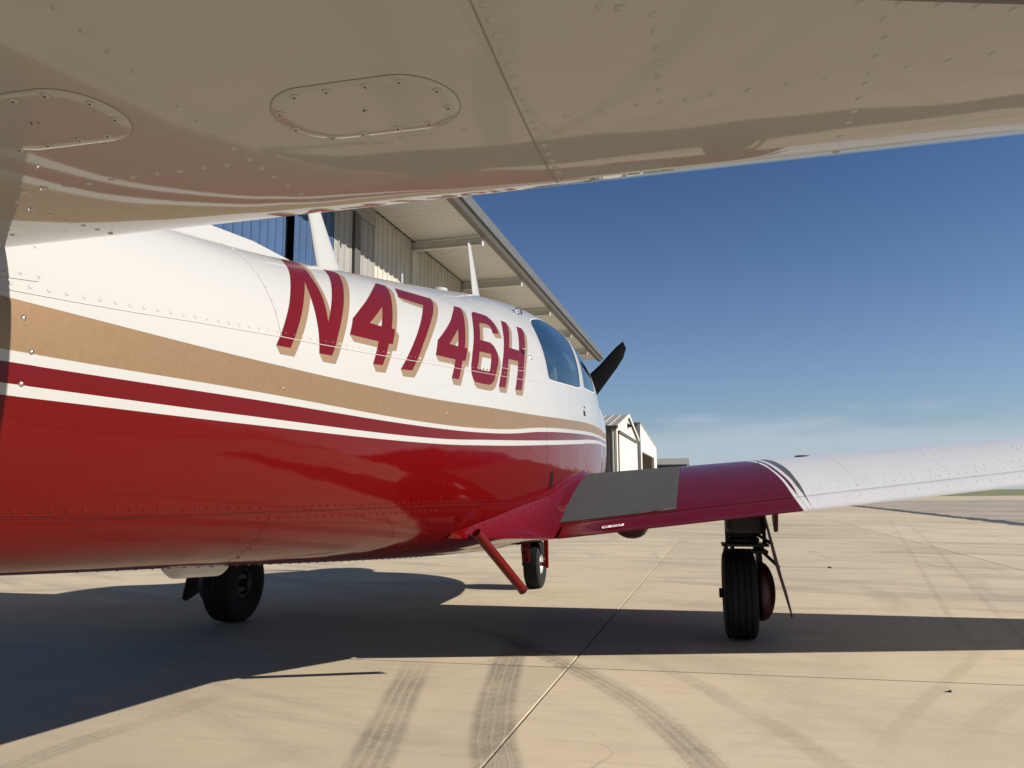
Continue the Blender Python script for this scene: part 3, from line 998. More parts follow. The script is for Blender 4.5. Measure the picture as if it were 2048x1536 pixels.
# ---- registration letters: red faces over tan drop shadows
LETTERS = {"N":[[[-2.487,15.05],[-2.455,20.99],[-2.424,27.11],[-2.389,33.84],[-2.356,40.49],[-2.322,46.97],[-2.286,53.59],[-2.255,59.65],[-2.231,65.07],[-2.202,70.46],[-2.141,72.56],[-2.111,72.43],[-2.12,69.27],[-2.145,63.56],[-2.18,54.56],[-2.195,47.73],[-2.209,41.23],[-2.227,34.6],[-2.242,29.13],[-2.216,33.24],[-2.175,39.77],[-2.133,46.3],[-2.091,52.61],[-2.043,59.87],[-2.018,64.22],[-1.991,68.5],[-1.937,67.53],[-1.937,65.57],[-1.978,59.55],[-2.016,53.93],[-2.068,46.72],[-2.112,40.18],[-2.15,34.46],[-2.186,28.81],[-2.22,23.24],[-2.244,18.78],[-2.266,15.17],[-2.32,15.18],[-2.308,21.02],[-2.301,24.59],[-2.293,28.98],[-2.282,34.52],[-2.269,40.66],[-2.257,45.55],[-2.242,49.76],[-2.267,45.74],[-2.304,39.36],[-2.339,32.88],[-2.375,26.18],[-2.404,20.8],[-2.435,15.07]],[]],"4a":[[[-1.723,62.08],[-1.669,60.83],[-1.698,56.26],[-1.738,51.28],[-1.784,45.73],[-1.834,39.47],[-1.893,31.6],[-1.872,31.63],[-1.924,24.51],[-1.948,24.32],[-2.016,14.88],[-2.068,14.74],[-2.006,24.62],[-2.153,25.43],[-2.101,33.53],[-2.031,39.1],[-1.961,44.38],[-1.873,51.15],[-1.807,56.08]],[[-1.875,42.73],[-2.017,32.53],[-1.952,31.93]]],"7":[[[-1.605,60.06],[-1.486,57.87],[-1.359,55.83],[-1.389,51.97],[-1.444,47.65],[-1.495,43.82],[-1.564,38.74],[-1.635,33.35],[-1.718,26.44],[-1.779,20.59],[-1.842,14.66],[-1.912,14.5],[-1.839,21.25],[-1.773,27.23],[-1.693,34.16],[-1.6,42.03],[-1.515,48.96],[-1.603,50.16],[-1.677,51.77]],[]],"4b":[[[-1.175,52.65],[-1.119,51.88],[-1.15,48.46],[-1.211,43.2],[-1.274,37.64],[-1.369,28.4],[-1.345,28.46],[-1.406,22.45],[-1.434,22.22],[-1.504,14.16],[-1.56,14.24],[-1.493,22.26],[-1.644,22.86],[-1.584,29.88],[-1.481,35.33],[-1.371,41.24],[-1.28,46.67]],[[-1.342,37.63],[-1.497,28.99],[-1.426,28.57]]],"6":[[[-1.046,48.91],[-1.004,50.41],[-0.938,49.85],[-0.868,48.84],[-0.851,46.51],[-0.857,42.84],[-0.892,38.42],[-0.968,38.27],[-0.952,40.09],[-0.942,42.2],[-0.969,43.19],[-1.041,43.3],[-1.063,42.46],[-1.116,38.1],[-1.172,33.52],[-1.124,33.34],[-1.069,32.97],[-1.042,31.4],[-1.039,28.56],[-1.054,25.73],[-1.08,23.23],[-1.125,19.69],[-1.172,15.91],[-1.203,14.47],[-1.234,13.89],[-1.305,13.96],[-1.361,14.21],[-1.377,15.48],[-1.379,18.0],[-1.361,21.33],[-1.311,26.72],[-1.256,31.71],[-1.185,37.98],[-1.12,43.55]],[[-1.234,27.8],[-1.123,27.52],[-1.125,26.29],[-1.189,19.92],[-1.207,19.42],[-1.313,19.67],[-1.31,20.41]]],"H":[[[-0.713,46.65],[-0.661,45.77],[-0.679,43.19],[-0.748,38.7],[-0.853,31.94],[-0.793,31.45],[-0.73,30.96],[-0.669,35.05],[-0.596,40.04],[-0.539,43.81],[-0.478,43.01],[-0.484,41.27],[-0.551,36.96],[-0.627,32.17],[-0.723,25.91],[-0.809,19.01],[-0.866,13.67],[-0.944,13.63],[-0.889,18.68],[-0.804,25.97],[-0.926,26.43],[-0.949,24.62],[-1.001,19.74],[-1.065,13.77],[-1.133,13.78],[-1.096,17.62],[-1.015,24.61],[-0.931,30.98],[-0.864,35.82],[-0.796,40.98]],[]]}
for key, (o, h) in LETTERS.items():
    ym = sum(p[0] for p in o) / len(o)
    da = -3.0 + (ym + 2.25) / 1.5 * .85
    dy = .011 - (ym + 2.25) / 1.5 * .006
    sh = lambda L: [(p[0] + dy, p[1] + da) for p in L]
    od, hd = densify(o, .018), densify(h, .018) if h else []
    P = [od] + ([hd] if hd else [])
    v_, t_, s_ = cdt(P, grid_pts(P))
    t_ = [t for t, s in zip(t_, s_) if 0 in s and 1 not in s]
    face = skin_mesh('registration_letter', v_, t_, MAT['letter_red'], FUS, .0010)
    face['label'] = 'dark red registration character %s on the white fuselage side' % key[0]
    P = [densify(sh(o), .018), densify(sh(h), .018) if h else [(o[0][0] - 9, 0), (o[0][0] - 9.01, 0), (o[0][0] - 9, .5)]]
    for L in ([o, h] if h else [o]):
        for p, q in zip(L, L[1:] + L[:1]):
            quad = [p, q, (q[0] + dy, q[1] + da), (p[0] + dy, p[1] + da)]
            ar = abs((q[0] - p[0]) * da - (q[1] - p[1]) * dy) * KB
            if ar > 2e-6: P.append(densify(quad, .018))
    v_, t_, s_ = cdt(P, grid_pts(P[:1]))
    t_ = [t for t, s in zip(t_, s_) if (any(i > 1 for i in s)) or (0 in s and 1 not in s)]
    shd = skin_mesh('letter_shadow', v_, t_, MAT['letter_tan'], FUS, .0005)

# ---- seams
for L, mt in (([(-3.6, 12.5), (-3.133, 14.6), (-2.936, 15.9), (-2.732, 17.5), (-2.468, 18.7), (-2.205, 18.9), (-1.883, 18.7), (-1.404, 18.6), (-.9, 18.2), (-.45, 17.8)], 'seam_white'),
              ([(-2.455, 84), (-2.455, 63), (-2.458, 45), (-2.46, 30), (-2.462, 19)], 'seam_white'),
              ([(-3.6, -45), (-3.069, -44.2), (-2.835, -42.6), (-2.502, -40), (-2.109, -37.4), (-1.686, -35), (-1.057, -32.9), (-.465, -32)], 'seam_red'),
              ([(-2.43, -40.2), (-2.425, -45.6), (-2.414, -59), (-2.406, -66.5), (-2.40, -85)], 'seam_red'),
              ([(-.535, -31), (-.535, -21), (-.535, -10), (-.533, 1)], 'seam_red'),
              ([(-.80, 84), (-.80, 74), (-.80, 60), (-.80, 52)], 'seam_white'),
              ([(-1.067, 22.0), (-.888, 21.8), (-.605, 22.0), (-.50, 22.5), (-.452, 24.3), (-.36, 32.6), (-.30, 38.5)], 'seam_white'),
              ([(.447, 17.0), (.43, 8), (.42, 0), (.41, -10)], 'seam_white')):
    ribbon('panel_seam', dense_line(L), .0015, MAT[mt], FUS, .0013)

# ---- rivets on the fuselage: rows too many to pick out, one part
riv, riv_l = MB(), MB()
def in_poly(x, y, P):
    r = False
    for (x0, y0), (x1, y1) in zip(P, P[1:] + P[:1]):
        if (y0 > y) != (y1 > y) and x < (x1 - x0) * (y - y0) / (y1 - y0) + x0: r = not r
    return r
def dome(mb, p, n, r, h, seg=7):
    n = Vector(n).normalized(); p = Vector(p)
    a = n.cross(Vector((0, 0, 1)) if abs(n.z) < .9 else Vector((1, 0, 0))).normalized(); b_ = n.cross(a)
    V = [p + (a * math.cos(t) + b_ * math.sin(t)) * r for t in [2 * math.pi * k / seg for k in range(seg)]]
    V += [p + (a * math.cos(t) + b_ * math.sin(t)) * r * .62 + n * h * .78 for t in [2 * math.pi * k / seg for k in range(seg)]]
    V.append(p + n * h)
    F = [(k, (k + 1) % seg, seg + (k + 1) % seg, seg + k) for k in range(seg)] + [(seg + k, seg + (k + 1) % seg, 2 * seg) for k in range(seg)]
    mb.add(V, F)


def row_pts(L, step):
    D = dense_line(L, .004)
    P = [Vector(fsurf(np.array([p[0]]), np.array([p[1]]))[0]) for p in D]
    out, acc = [], 0
    for i in range(1, len(P)):
        acc += (P[i] - P[i - 1]).length
        if acc >= step:
            acc = 0; out.append(D[i])
    return out


rows = [([(-3.5, 15), (-3.132, 16.6), (-2.954, 17.9), (-2.73, 19.4), (-2.494, 20.4), (-2.2, 20.6), (-1.876, 20.3), (-1.393, 20.2), (-.837, 19.8)], .032),
        ([(-2.44, 80), (-2.445, 61), (-2.448, 49), (-2.45, 40), (-2.452, 32), (-2.455, 24)], .035),
        ([(-2.465, 15.7), (-2.468, 5), (-2.468, -8), (-2.465, -15), (-2.455, -27), (-2.44, -37)], .05),
        ([(-2.412, -44), (-2.40, -59), (-2.39, -80)], .04),
        ([(-1.62, 16), (-1.62, -7.5), (-1.616, -20), (-1.60, -30), (-1.57, -45), (-1.54, -60)], .045),
        ([(-1.06, 16), (-1.06, -5), (-1.055, -17), (-1.03, -28)], .05),
        ([(-.80, 16), (-.797, -10), (-.78, -26)], .045),
        ([(-.55, 12), (-.545, -10), (-.54, -28)], .045),
        ([(-3.6, -43), (-3.074, -42.2), (-2.842, -40.4), (-2.51, -38.1), (-2.119, -35.7), (-1.696, -33.7), (-1.067, -31.7), (-.48, -30.7)], .030),
        ([(-2.5, -42), (-2.106, -39.6), (-1.679, -37.2), (-1.044, -35.0), (-.579, -34.2)], .034),
        ([(-1.067, 23.4), (-.888, 23.2), (-.605, 23.4)], .03),
        ([(-.79, 80), (-.79, 50)], .04), ([(-1.75, 82), (-1.1, 82), (-.4, 82)], .05),
        ([(-2.9, -78), (-2.0, -80), (-1.0, -78)], .05)]
for L, st in rows:
    for (y, b) in row_pts(L, st):
        P = fsurf(np.array([y]), np.array([b]))[0]; nn = fnorm(np.array([y]), np.array([b]))[0]
        inside = next((True for k_, (o_, h_) in LETTERS.items() if in_poly(y, b, o_)), False)
        dome(riv_l if inside else riv, P + nn * (.0009 if inside else .0002), nn, .0042, .0017, 9)
o = riv_l.build('rivet_rows', MAT['letter_red'], FUS, smooth=True, fix=False); o['kind'] = 'stuff'
o = riv.build('rivet_rows', MAT['fus'], FUS, smooth=True, fix=False); o['kind'] = 'stuff'

# ---- round and square cover plates at the tail with steel screws
def plate(poly, name, off=.0016, mat=None):
    p = densify(poly, .012)
    v_, t_, s_ = cdt([p], grid_pts([p], .015, 1.6))
    skin_mesh(name, v_, [t for t, s in zip(t_, s_) if 0 in s], mat or MAT['fus'], FUS, off)
    q = dense_line(p + p[:1], .012)
    A = [Vector(fon(np.array([a]), np.array([b]), off)[0]) for a, b in q]; B_ = [Vector(fon(np.array([a]), np.array([b]), -.0005)[0]) for a, b in q]
    MB().grid([A, B_]).build('cover_edge', mat or MAT['fus'], FUS, fix=False)
plate([(-3.42, 12.0), (-3.132, 12.2), (-3.116, 11.7), (-3.095, 9.3), (-3.078, 5.5), (-3.071, 1.2), (-3.070, -4.8), (-3.075, -8.5), (-3.086, -11.1), (-3.10, -13.1), (-3.12, -14.3), (-3.42, -14.3)], 'cover_plate')
plate([(-3.40, 17.2), (-3.132, 17.9), (-3.094, 18.6), (-3.071, 19.0), (-3.064, 19.8), (-3.062, 21), (-3.060, 25.4), (-3.055, 33), (-3.06, 40), (-3.40, 40)], 'cover_plate', .0014)
def shared(name, build):
    mb = MB(); build(mb)
    me = bpy.data.meshes.new(name); me.from_pydata(mb.v, [], mb.f)
    me.polygons.foreach_set('use_smooth', [True] * len(me.polygons)); me.update()
    return me
SCREW = shared('screw', lambda mb: dome(mb, (0, 0, 0), (0, 0, 1), .0050, .0028, 12)); SCREW.materials.append(MAT['steel'])
PSCREW = shared('painted_screw', lambda mb: dome(mb, (0, 0, 0), (0, 0, 1), .0042, .0012, 10)); PSCREW.materials.append(MAT['white'])
SLOT = shared('screw_recess', lambda mb: dome(mb, (0, 0, .0008), (0, 0, 1), .0010, .0008, 6)); SLOT.materials.append(MAT['dark'])
RIVET = shared('rivet', lambda mb: dome(mb, (0, 0, 0), (0, 0, 1), .0037, .0010, 10)); RIVET.materials.append(MAT['white'])
def place(name, me, p, n, parent):
    o = bpy.data.objects.new(name, me)
    o.location = p
    o.rotation_euler = Vector(n).to_track_quat('Z', 'Y').to_euler()
    return link(o, parent)
for y, b in ((-3.097, 7.3), (-3.081, -1.5), (-3.092, -9.8)):
    P = fon(np.array([y]), np.array([b]), .0016)[0]; nn = fnorm(np.array([y]), np.array([b]))[0]
    s = place('screw', SCREW, P, nn, FUS); place('screw_recess', SLOT, P + nn * .0018, nn, FUS)
for y, b in ((-3.127, 19.5), (-3.10, 20.1), (-3.069, 20.4), (-3.068, 30.2)):
    P = fon(np.array([y]), np.array([b]), .0014)[0]; nn = fnorm(np.array([y]), np.array([b]))[0]
    place('screw', PSCREW, P, nn, FUS); place('screw_recess', SLOT, P + nn * .0004, nn, FUS)

# ---- small fittings on the fuselage
def fpt(y, b, off): return Vector(fon(np.array([y]), np.array([b]), off)[0])
loopm = MB()
loopm.tube([fpt(-.30, 54.0, .000), fpt(-.27, 55.6, .018), fpt(-.21, 56.6, .022), fpt(-.16, 56.2, .018), fpt(-.14, 54.6, .0)], .004, 10)
loopm.tube([fpt(-.30, 54.0, .002), fpt(-.22, 53.6, .003), fpt(-.14, 54.6, .002)], .003, 8)
loopm.build('grab_loop', MAT['dull_steel'], FUS, smooth=True)
lk = MB(); dome(lk, fpt(-.60, 28.2, .0), fnorm(np.array([-.6]), np.array([28.2]))[0], .014, .006, 14); lk.build('baggage_lock', MAT['steel'], FUS, smooth=True)
def fpatch(name, y0, y1, b0, b1, mat, off, n=5):
    MB().grid([[fpt(y0 + (y1 - y0) * i / n, b0 + (b1 - b0) * j / n, off) for j in range(n + 1)] for i in range(n + 1)]).build(name, mat, FUS, fix=False)
fpatch('baggage_latch', -.70, -.67, 29.5, 31.5, MAT['dark'], .0022)
ribbon('panel_seam', [(-.67, 32.0), (-.56, 32.0), (-.56, 29.3), (-.67, 29.3)], .002, MAT['seam_white'], FUS, .0021)
fpatch('door_lock', .43, .455, 11.0, 11.9, MAT['black'], .002)
fpatch('door_handle_recess', .40, .47, 7.8, 10.0, MAT['black'], .0018)
fpatch('door_handle', .425, .485, 8.1, 9.8, MAT['white'], .006)
fpatch('fuel_drain_slot', -.455, -.405, -26.5, -20.0, MAT['dark'], .002)
ribbon('slot_rim', [(-.46, -27), (-.46, -19.6), (-.40, -19.6), (-.40, -27)], .003, MAT['red'], FUS, .0024, True)

# roof aerials, dorsal fin, belly aerial
def foil_blade(mb, root, tip, ch_root, ch_tip, th, n=10):
    """thin symmetric blade standing on the centre line; root, tip = (Y, z) of mid chord"""
    rows = []
    for (y, z), c, t in ((root, ch_root, th), ((root[0] * .5 + tip[0] * .5, root[1] * .5 + tip[1] * .5), (ch_root + ch_tip) * .47, th * .7), (tip, ch_tip, th * .35)):
        r = []
        for k in range(2 * n):
            a = 2 * math.pi * k / (2 * n)
            r.append((t * .5 * math.sin(a), y + c * .5 * math.cos(a), z))
        r.append(r[0]); rows.append(r)
    mb.grid(rows); nn = len(rows[0]); mb.add(rows[-1][:-1], [tuple(range(nn - 1))])
m1 = MB(); foil_blade(m1, (-1.69, 1.47), (-1.855, 1.70), .20, .085, .035); m1.build('blade_aerial', MAT['white'], FUS, smooth=True, autos=40)
m1 = MB(); foil_blade(m1, (.20, 1.80), (.022, 2.13), .19, .06, .026); m1.build('blade_aerial', MAT['white'], FUS, smooth=True, autos=40)
m1 = MB(); m1.tube([(0, -.52, 1.70), (0, -.52, 1.722)], [.05, .045], 16); m1.build('roof_beacon', MAT['white'], FUS, smooth=True, autos=40)
m1 = MB(); m1.tube([(0, -1.02, 1.58), (0, -1.02, 1.66)], [.008, .006], 8); m1.build('roof_probe', MAT['white'], FUS, smooth=True)
def slab_fin(name, top, base, th, mat, parent):
    V, F = [], []
    n = len(top)
    for (y, z), (yb, zb) in zip(top, base):
        V += [(-th, yb, zb), (-th * .35, y, z - .004), (0, y, z), (th * .35, y, z - .004), (th, yb, zb)]
    for i in range(n - 1):
        for k in range(4):
            F.append((5 * i + k, 5 * i + k + 1, 5 * i + k + 6, 5 * i + k + 5))
    return mk(name, V, F, mat, parent, True, fix=True, autos=35)
slab_fin('dorsal_fin', [(-1.90, 1.437), (-2.19, 1.430), (-2.38, 1.410), (-2.65, 1.415), (-2.95, 1.46), (-3.15, 1.56)], [(-1.88, 1.41), (-2.19, 1.35), (-2.38, 1.32), (-2.65, 1.29), (-2.95, 1.26), (-3.15, 1.24)], .03, MAT['white'], PLANE)
TAIL = PLANE
mb = MB()
rowsf = []
for z, yl, yt, th in ((1.20, -3.12, -4.02, .055), (1.6, -3.18, -4.02, .048), (2.1, -3.28, -4.0, .04), (2.48, -3.36, -3.96, .03), (2.54, -3.42, -3.92, .006)):
    r = []
    for k in range(25):
        a = 2 * math.pi * k / 24
        r.append((th * math.sin(a) * (1 if math.cos(a) > -.2 else .8), (yl + yt) / 2 + (yl - yt) / 2 * math.cos(a), z))
    rowsf.append(r)
mb.grid(rowsf); mb.build('vertical_fin', MAT['white'], PLANE, smooth=True)
mb = MB(); mb.prism([(-4.035, .98), (-4.035, 2.5), (-4.30, 2.46), (-4.52, 1.0)], 'X', -.018, .018); mb.build('rudder', MAT['white'], PLANE, bevel=.008)
mb = MB()
rowsb = []
for t in np.linspace(0, 1, 25):
    y = -2.46 + .195 * t
    zb0 = float(sec(y)[1])
    hgt = .026 * min(1, 14 * t, 14 * (1 - t)) ** .5 if 0 < t < 1 else 0.0
    rowsb.append([(x * .035, y, zb0 + .012 - (.012 + hgt) * (1 - x * x) ** .5 if abs(x) < 1 else zb0 + .012) for x in np.linspace(-1, 1, 11)])
mb.grid(rowsb); mb.build('belly_aerial', MAT['white'], FUS, smooth=True)

# ---- nose: cowl front, spinner, propeller
mb = MB(); prof = fsurf(np.full(73, 2.6), np.linspace(-90, 270, 73))
front = [(p[0] * .72, 2.66, 1.15 + (p[2] - 1.15) * .72) for p in prof]; cen = [(p[0] * .25, 2.665, 1.17 + (p[2] - 1.17) * .25) for p in prof]
mb.grid([[tuple(p) for p in prof], front, cen]); mb.build('cowl_nose', MAT['white'], PLANE, smooth=True)
for s in (-1, 1):
    mb = MB(); mb.lathe([(0, .06), (.025, .075), (.03, .065), (.0, .05)], (s * .20, 2.635, 1.15), 'Y', 24); mb.build('air_inlet', MAT['dark'], PLANE, smooth=True)
HUB = Vector((0, 2.62 + .10, 1.19))
mb = MB(); mb.lathe([(-.06, .165), (0, .165), (.10, .145), (.20, .105), (.27, .055), (.30, .0)], HUB, 'Y', 32, closed=False)
PROP = mb.build('spinner', MAT['white'], PLANE, smooth=True, autos=50)
# blade outline in the disc plane, leading side then trailing side (x, z about the hub)
LEd = [(.03, .10), (.12, .26), (.24, .44), (.357, .559), (.438, .631), (.51, .708), (.585, .784), (.646, .834)]
TEd = [(.10, .06), (.24, .18), (.34, .29), (.43, .40), (.50, .49), (.585, .60), (.645, .69), (.672, .775)]
def blade(ang):
    mb = MB(); rows = []
    for i, (a, b_) in enumerate(zip(LEd, TEd)):
        r = []
        t = .034 * (1 - i / 7) ** .8 + .006
        tw = R(34 - 3.2 * i)
        for k in range(13):
            q = 2 * math.pi * k / 12
            f_ = .5 + .5 * math.cos(q)
            x = a[0] + (b_[0] - a[0]) * f_; z = a[1] + (b_[1] - a[1]) * f_
            d = t * .5 * math.sin(q) + (f_ - .5) * .09 * math.sin(tw)
            r.append((x, d, z))
        rows.append(r)
    mb.grid(rows); mb.add(rows[-1][:-1], [tuple(range(12))])
    c, s = math.cos(ang), math.sin(ang)
    mb.v = [(HUB.x + x * c + z * s, HUB.y - .10 + y, HUB.z + .0 - x * s + z * c) for x, y, z in mb.v]
    return mb.build('propeller_blade', MAT['blade'], PLANE, smooth=True)
for k in range(2): blade(math.pi * k)

# ---- cabin seats glimpsed through the side windows
for sx in (-.26, .26):
    for y in (-.05, .72):
        mb = MB(); mb.box((sx - .20, y - .06, .72), (sx + .20, y + .06, 1.34)).box((sx - .12, y - .05, 1.345), (sx + .12, y + .04, 1.52)).box((sx - .2, y + .065, .68), (sx + .2, y + .50, .82))
        mb.build('cabin_seat', MAT['seat'], PLANE, bevel=.04)
MB().box((-.50, 1.25, .9), (.50, 1.33, 1.28)).build('instrument_panel', MAT['black'], PLANE, bevel=.02)

# ------------------------------------------------------------------ wings
YLE = .80
def yte(x): return -.84 + .20 * (x - .615)
def zte(x): return .525 + .108 * (x - .615)
def thick(s):
    u = np.clip(1 - s, 0, 1)
    return 10 * (.2969 * np.sqrt(u) - .126 * u - .3516 * u ** 2 + .2843 * u ** 3 - .1036 * u ** 4)
def wpt(x, s, up=True, off=0.0):
    tip = 1.0
    if x > 5.2:
        q = min(1.0, (x - 5.2) / .34); tip = math.sqrt(max(0.0, 1 - q * q))
    yl = YLE - (1 - tip) * .45
    yt = yte(x) + (1 - tip) * .25
    c = yl - yt
    t = (.125 if up else -.055) * tip
    return Vector((x, yt + c * s, zte(x) + c * (.075 * s + t * float(thick(s))) + off))
def flap_y(x): return -.691 + .208 * (x - .604)
def s_of(x, y): return (y - yte(x)) / (YLE - yte(x))
XR, XT = .50, 5.53
FX0, FX1, AX1 = .632, 3.30, 5.12
def wing(side):
    mir = lambda P: (P[0] * side, P[1], P[2])
    nx = 90
    xs = sorted(set([XR, FX0, FX1, AX1] + [float(x) for x in np.linspace(XR, 5.2, nx)] + [5.2 + .34 * math.sin(t) for t in np.linspace(.05, 1.55, 12)]))
    mb = MB(); rows = []
    for x in xs:
        s0 = s_of(x, flap_y(x)) if FX0 - 1e-6 < x < AX1 + 1e-6 else 0.002
        uu = [1 - (1 - math.cos(t)) / 2 * 1.0 for t in np.linspace(0, math.pi, 34)]     # 1 .. 0
        ss = [s0 + (1 - s0) * u for u in uu]
        r = [mir(wpt(x, s, True)) for s in ss[::-1]] + [mir(wpt(x, s, False)) for s in ss[1:]]
        r.append(r[0]); rows.append(r)
    mb.grid(rows)
    W = mb.build('wing', MAT['wing'], PLANE, smooth=True, autos=40)
    for x0, x1, nm in ((FX0 + .004, FX1 - .003, 'flap'), (FX1 + .003, AX1 - .003, 'aileron')):
        mb = MB(); rows = []
        for x in np.linspace(x0, x1, 40):
            x = float(x)
            s0 = s_of(x, flap_y(x) - .006)
            ss = [s0 * k / 8 for k in range(9)]
            u_ = [wpt(x, s, True) for s in ss]; l_ = [wpt(x, s, False) for s in ss]
            u_[0].z += .003; l_[0].z -= .003
            u_[-1] += Vector((0, -.002, -.003))
            r = [mir(p) for p in u_] + [mir(p) for p in l_[::-1]]
            r.append(r[0]); rows.append(r)
        mb.grid(rows); n = len(rows[0]) - 1
        mb.add(rows[0][:-1], [tuple(range(n))]); mb.add(rows[-1][:-1], [tuple(range(n))])
        mb.build(nm, MAT['wing'], W, smooth=True, autos=40)
    def top(x, y, off): return Vector(mir(wpt(x, s_of(x, y), True, off)))
    if side > 0:
        # grit walkway
        mb = MB(); rows = []
        for t in np.linspace(0, 1, 22):
            y_in = -.672 + t * 1.25
            r = []
            for q in np.linspace(0, 1, 12):
                x = .614 + q * (1.117 - .614 + .022 * t)
                yy = max(y_in, flap_y(x) + .012) if t > 0 else flap_y(x) + .012
                r.append(top(x, yy, .0022))
            rows.append(r)
        mb.grid(rows); mb.build('walkway', MAT['walk'], W, smooth=True, fix=False)
    # rivet rows and skin joints on the upper surface
    rv = MB()
    def rrow(f, t0, t1, n):
        for k in range(n):
            x, y = f(t0 + (t1 - t0) * k / (n - 1))
            p = top(x, y, .0002); nn = (top(x + .02, y, 0) - p).cross(top(x, y + .02, 0) - p) * side
            dome(rv, p, nn if nn.z > 0 else -nn, .0042, .0017, 6)
    rrow(lambda x: (x, flap_y(x) + .05), 1.2, 4.9, 95)
    rrow(lambda x: (x, flap_y(x) + .135), 1.72, 4.9, 80)
    rrow(lambda x: (x, .0 + .075 * (x - 1.68)), 1.70, 4.9, 80)
    rrow(lambda x: (x, .045 + .075 * (x - 1.68)), 1.70, 4.9, 80)
    for xr in (1.91, 2.31, 2.72, 3.12, 3.55, 4.0, 4.45):
        rrow(lambda y, xr=xr: (xr, y), flap_y(xr) + .06, .62, 26)
    rrow(lambda x: (x, flap_y(x) - .075), .75, 4.9, 70)
    rv = rv.build('rivet_rows', MAT['wing'], W, smooth=True, fix=False); rv['kind'] = 'stuff'
    fnw = lambda x, y, off: top(x, y, off)
    ribbon('panel_seam', [(1.54 - .012 * t * 2, .35 - .845 * t) for t in np.linspace(0, 1, 14)], .003, MAT['seam_red'], W, .0007, fn=fnw)
    return W
WR = wing(1)
WL = wing(-1)
# fuel cap on the right wing
mb = MB(); mb.lathe([(0, .04), (.004, .038), (.005, .03), (.005, 0)], wpt(1.78, s_of(1.78, .40), True), 'Z', 20, closed=False); mb.build('fuel_cap', MAT['black'], WR, smooth=True)
# NO STEP placard on the flap
def on_flap(x, y, off): return wpt(x, s_of(x, y), True, off)
mb = MB(); mb.grid([[on_flap(.812 + .09 * i / 4, -.772 + .022 * i / 4 + .007 + .022 * j, .004 + .0015) for j in range(2)] for i in range(5)]); mb.build('placard', MAT['white_label'], WR, fix=False)
GLY = {'N': ['101', '111', '111', '101', '101'], 'O': ['111', '101', '101', '101', '111'], 'S': ['111', '100', '111', '001', '111'], 'T': ['111', '010', '010', '010', '010'], 'E': ['111', '100', '110', '100', '111'], 'P': ['111', '101', '111', '100', '100'], ' ': ['000'] * 5}
mb = MB()
for i, ch in enumerate('NO STEP'):
    for r_, line in enumerate(GLY[ch]):
        for c_, bit in enumerate(line):
            if bit == '1':
                x0 = .818 + i * .0112 + c_ * .0029; y0 = -.772 + .022 * (x0 - .812) / .09 + .0262 - r_ * .0031
                mb.add([on_flap(x0, y0 - .0031, .0062), on_flap(x0 + .0029, y0 - .0031, .0062), on_flap(x0 + .0029, y0, .0062), on_flap(x0, y0, .0062)], [(0, 1, 2, 3)])
o = mb.build('placard_lettering', MAT['label_ink'], WR, fix=False)

# wing root fairings
def fairing(side):
    rows, under = [], []
    def fus_at(y, z):
        w, zb, zm, zt, nu, nl = [float(v) for v in sec(y)]
        t = (zm - z) / (zm - zb); t = min(max(t, 0), .999)
        return Vector((w * (1 - t ** nl) ** (1 / nl) + .0015, y, z))
    zA = lambda y: float(np.interp(y, [-1.36, -1.1, -.84, -.45, .0, .4, .78], [.575, .615, .655, .700, .790, .850, .760]))
    for y in np.linspace(-1.36, .78, 60):
        y = float(y)
        A = fus_at(y, zA(y))
        if y >= yte(.62):
            B = wpt(.622, s_of(.622, y), True, .0015); A.z = max(A.z, B.z + .012) if y > .6 else A.z
        else:
            k = (y + 1.36) / (yte(.62) + 1.36)
            base = fus_at(-1.36, .555)
            B = Vector((base.x + (.618 - base.x) * k ** .92, y, .555 + (.525 - .555) * k))
        ctl = Vector((A.x + .16 * (B.x - A.x), y, B.z + .22 * (A.z - B.z)))
        r = []
        for t in np.linspace(0, 1, 9):
            t = float(t)
            p = A * (1 - t) ** 2 + ctl * 2 * t * (1 - t) + B * t * t
            r.append((p.x * side, p.y, p.z))
        rows.append(r)
        if y < yte(.62) + .03:
            C_ = fus_at(y, B.z - .045)
            under.append([(B.x * side, B.y, B.z), ((B.x * .5 + C_.x * .5) * side, y, B.z - .018), ((C_.x - .01) * side, y, C_.z)])
    mb = MB(); mb.grid(rows); o = mb.build('wing_root_fairing', MAT['red'], PLANE, smooth=True, fix=True)
    mb = MB(); mb.grid(under); mb.build('fairing_underside', MAT['red'], PLANE, smooth=True)
    rv = MB()
    for i in range(2, 40, 2):
        a, b_ = Vector(rows[i][1]), Vector(rows[i][7])
        for p in (a, b_):
            dome(rv, p + Vector((side * .001, 0, .001)), (side, 0, .6), .004, .0018, 6)
    o = rv.build('rivet_rows', MAT['red'], PLANE, smooth=True, fix=False); o['kind'] = 'stuff'
fairing(1); fairing(-1)

